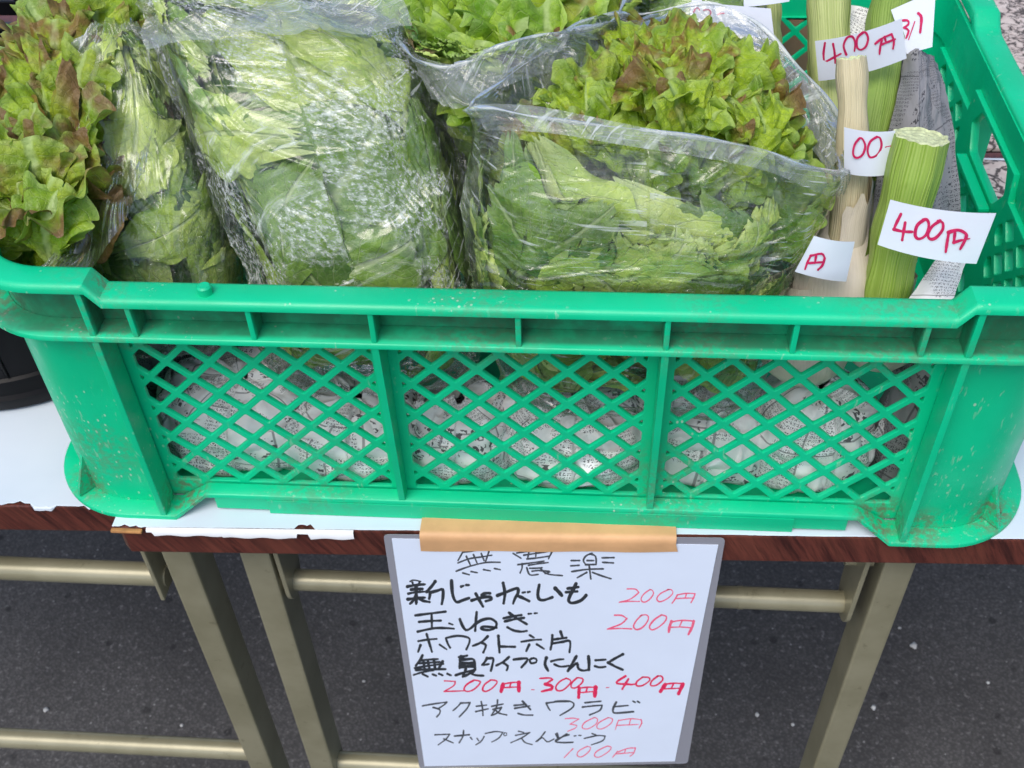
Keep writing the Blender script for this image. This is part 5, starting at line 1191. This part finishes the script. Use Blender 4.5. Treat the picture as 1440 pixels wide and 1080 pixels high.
# kraft tape: lies on the table top, folds over the edge and holds the sign
tp = []
for a in np.linspace(0, 1, 30):
    lo = np.array(sp(592+(953-592)*a, 773+1.5*a+.6*math.sin(a*17), .0012)); mid = np.array(sp(589+(952-589)*a, 746+5*a, .0012)); x = mid[0]
    yT = ye(x)
    mid = np.array([x, yT-.0056, -.0035]); tp.append([lo, lo*.5+mid*.5, mid, (x, yT-.0053, -.0004), (x, yT-.0040, .0018), (x, yT-.0010, .0022), (x, yT+.018, .0016+.0003*math.sin(a*23))])
tag(grid_obj('kraft_tape', np.array(tp), M['tape']), 'strip of brown kraft tape fixing the price sign to the table edge', 'tape')
tag(grid_obj('torn_paper_strip', np.array([[(x, ye(x)-.0006, .0006), (x, ye(x)-.0026, -.0004), (x, ye(x)-.0029, (-.0052-.0006*math.sin(x*300)-.0012*(x > -.2))*(0.25 if -.150 < x < -.141 else 1)*(.35 if x < -.2455 else 1)) ] for x in np.linspace(-.250, -.112, 120)]), M['white']), 'torn strip of white paper along the front of the table edge left of the sign', 'paper')

# ------------------------------------------------------------------ price tags on the stalks
def price_tag(label, corners, depths, strokes, bend=0.0, nfold=24, wrap=None):
    """corners TL,TR,BR,BL in photograph pixels with their y-distance"""
    t = thing('price_tag', label, 'price tag', up(*corners[0], 1, depths[0]), 'handwritten paper price tags')
    Q = [up(c[0], c[1], 1, d) for c, d in zip(corners, depths)]
    n = np.cross(Q[1]-Q[0], Q[3]-Q[0]); n /= np.linalg.norm(n)
    if np.dot(n, CAM-Q[0]) < 0: n = -n
    # flatten onto its mean plane
    c0 = (Q[0]+Q[1]+Q[2]+Q[3])/4; Q = [q-n*np.dot(q-c0, n) for q in Q]
    Q = [up_plane(c[0], c[1], c0, n) for c in corners]
    ex = Q[1]-Q[0]; Lx = np.linalg.norm(ex); ex /= Lx
    curv = lambda s: bend*(1-(2*s-1)**2)
    P = []
    for a in np.linspace(0, 1, nfold):
        P.append([Q[0]*(1-a)*(1-b)+Q[1]*a*(1-b)+Q[2]*a*b+Q[3]*(1-a)*b+n*curv(a) for b in np.linspace(0, 1, 8)])
    P = np.array(P); grid_obj('tag_paper', P, M['tagp'], t)
    grid_obj('tag_back', P-n*.0003, M['tagp'], t)
    def to3(u, v, l):
        q = up_plane(u, v, c0, n); s = np.dot(q-Q[0], ex)/Lx
        q = up_plane(u, v, c0+n*curv(min(max(s, 0), 1)), n)
        return q+n*(.0004+l)
    if strokes: lettering('handwritten_price', strokes, to3, M['redpen'], t)
    return t
E_, F_ = (1080, 0), (1080, 170)
price_tag('front white tag reading 400 yen wrapped on the thick green stalk', [(1252, 281), (1401, 300), (1373, 371), (1234, 344)], [.044, .030, .028, .042],
    S(F_, 4, 15, "748,522 722,575 708,608; 708,608 760,620 812,622; 772,570 755,668; 882,552 840,585 828,640 850,662 888,640 905,588 896,555 872,553; 968,560 925,590 900,635 912,662 945,655 982,610 982,570 955,560; 1018,622 1008,680 1000,735; *1.1 1015,625 1070,612 1112,632 1112,660 1082,718; 1052,630 1045,682; 1045,682 1090,668; *.5 1090,668 1135,660"), bend=.004)
price_tag('upper white tag reading 400 yen on the yellow green stalk', [(1146, 58), (1268, 26), (1275, 82), (1151, 114)], [.165, .160, .160, .165],
    S(E_, 4, 11, "320,240 312,300 316,350; 316,350 410,300; 366,245 375,300 378,352; 440,305 425,255 445,210 475,205 490,240 486,285; 535,180 503,210 500,260 520,278 550,260 563,215 550,182 530,180; 603,245 640,215 695,190; 640,225 632,260 627,302; 695,190 708,230 703,272; 655,205 665,238; 640,248 715,218"), bend=.004)
price_tag('folded white tag on the dark green stalk at the top right', [(1253, 14), (1316, -14), (1311, 66), (1275, 76)], [.20, .205, .198, .190],
    S(E_, 4, 11, "755,115 785,115 790,135 765,155; 765,155 790,172 775,215; *.5 825,120 790,222; *1.3 845,75 862,100 855,182"), bend=.0)
price_tag('white tag reading 00 yen half hidden behind the open bag', [(1187, 179), (1259, 184), (1252, 245), (1187, 243)], [.085, .082, .080, .083],
    S(F_, 4, 11, "515,95 488,130 478,180 495,206 530,190 547,140 530,98 512,96; 612,88 575,115 560,165 575,203 615,188 638,140 630,95 608,88; 665,150 655,195; 665,148 715,135; 668,190 665,243"), bend=.003)
price_tag('small white tag with a yen character on the lowest bulb', [(1145, 332), (1202, 340), (1190, 396), (1118, 382)], [.042, .045, .043, .040],
    S(F_, 4, 11, "240,755 222,790 207,832; 238,757 300,745 318,770; *1.1 318,770 305,810 280,835; 270,755 262,798; 228,798 305,792"), bend=.002)
price_tag('white tag at the top centre behind the open bag with red marks', [(986, 3), (1084, 12), (1089, 55), (980, 42)], [.215, .215, .210, .210],
    S((940, 0), 6, 13, "298,85 330,80 358,98 345,132 318,146; 415,122 440,112 468,112"), bend=.002)
price_tag('white tag with a red arc left of the top centre tag', [(974, -12), (988, -12), (985, 26), (970, 24)], [.222, .222, .217, .217],
    S((940, 0), 6, 12, "212,100 228,72 250,68 272,98"), bend=.0)
price_tag('blank white paper tag edge at the very top of the photo', [(1045, -30), (1112, -38), (1110, 2), (1046, 10)], [.225, .225, .22, .22], None, bend=.002)

for o, _ in THINGS:
    if o.name.startswith('plastic_bag'): o['group'] = 'clear plastic bags of lettuce in the crate'
    if o.name.startswith('lettuce'): o['group'] = 'lettuces bagged in the crate'
    if o.name.startswith('garlic'): o['group'] = 'garlic with cut stalks in the crate'
# ------------------------------------------------------------------ finish: put each Empty at its thing's base
bpy.context.view_layer.update()
for o, loc in THINGS:
    o.location = loc
    for ch in [c for c in bpy.data.objects if c.parent == o]:
        ch.matrix_parent_inverse = Matrix.Translation(-loc)
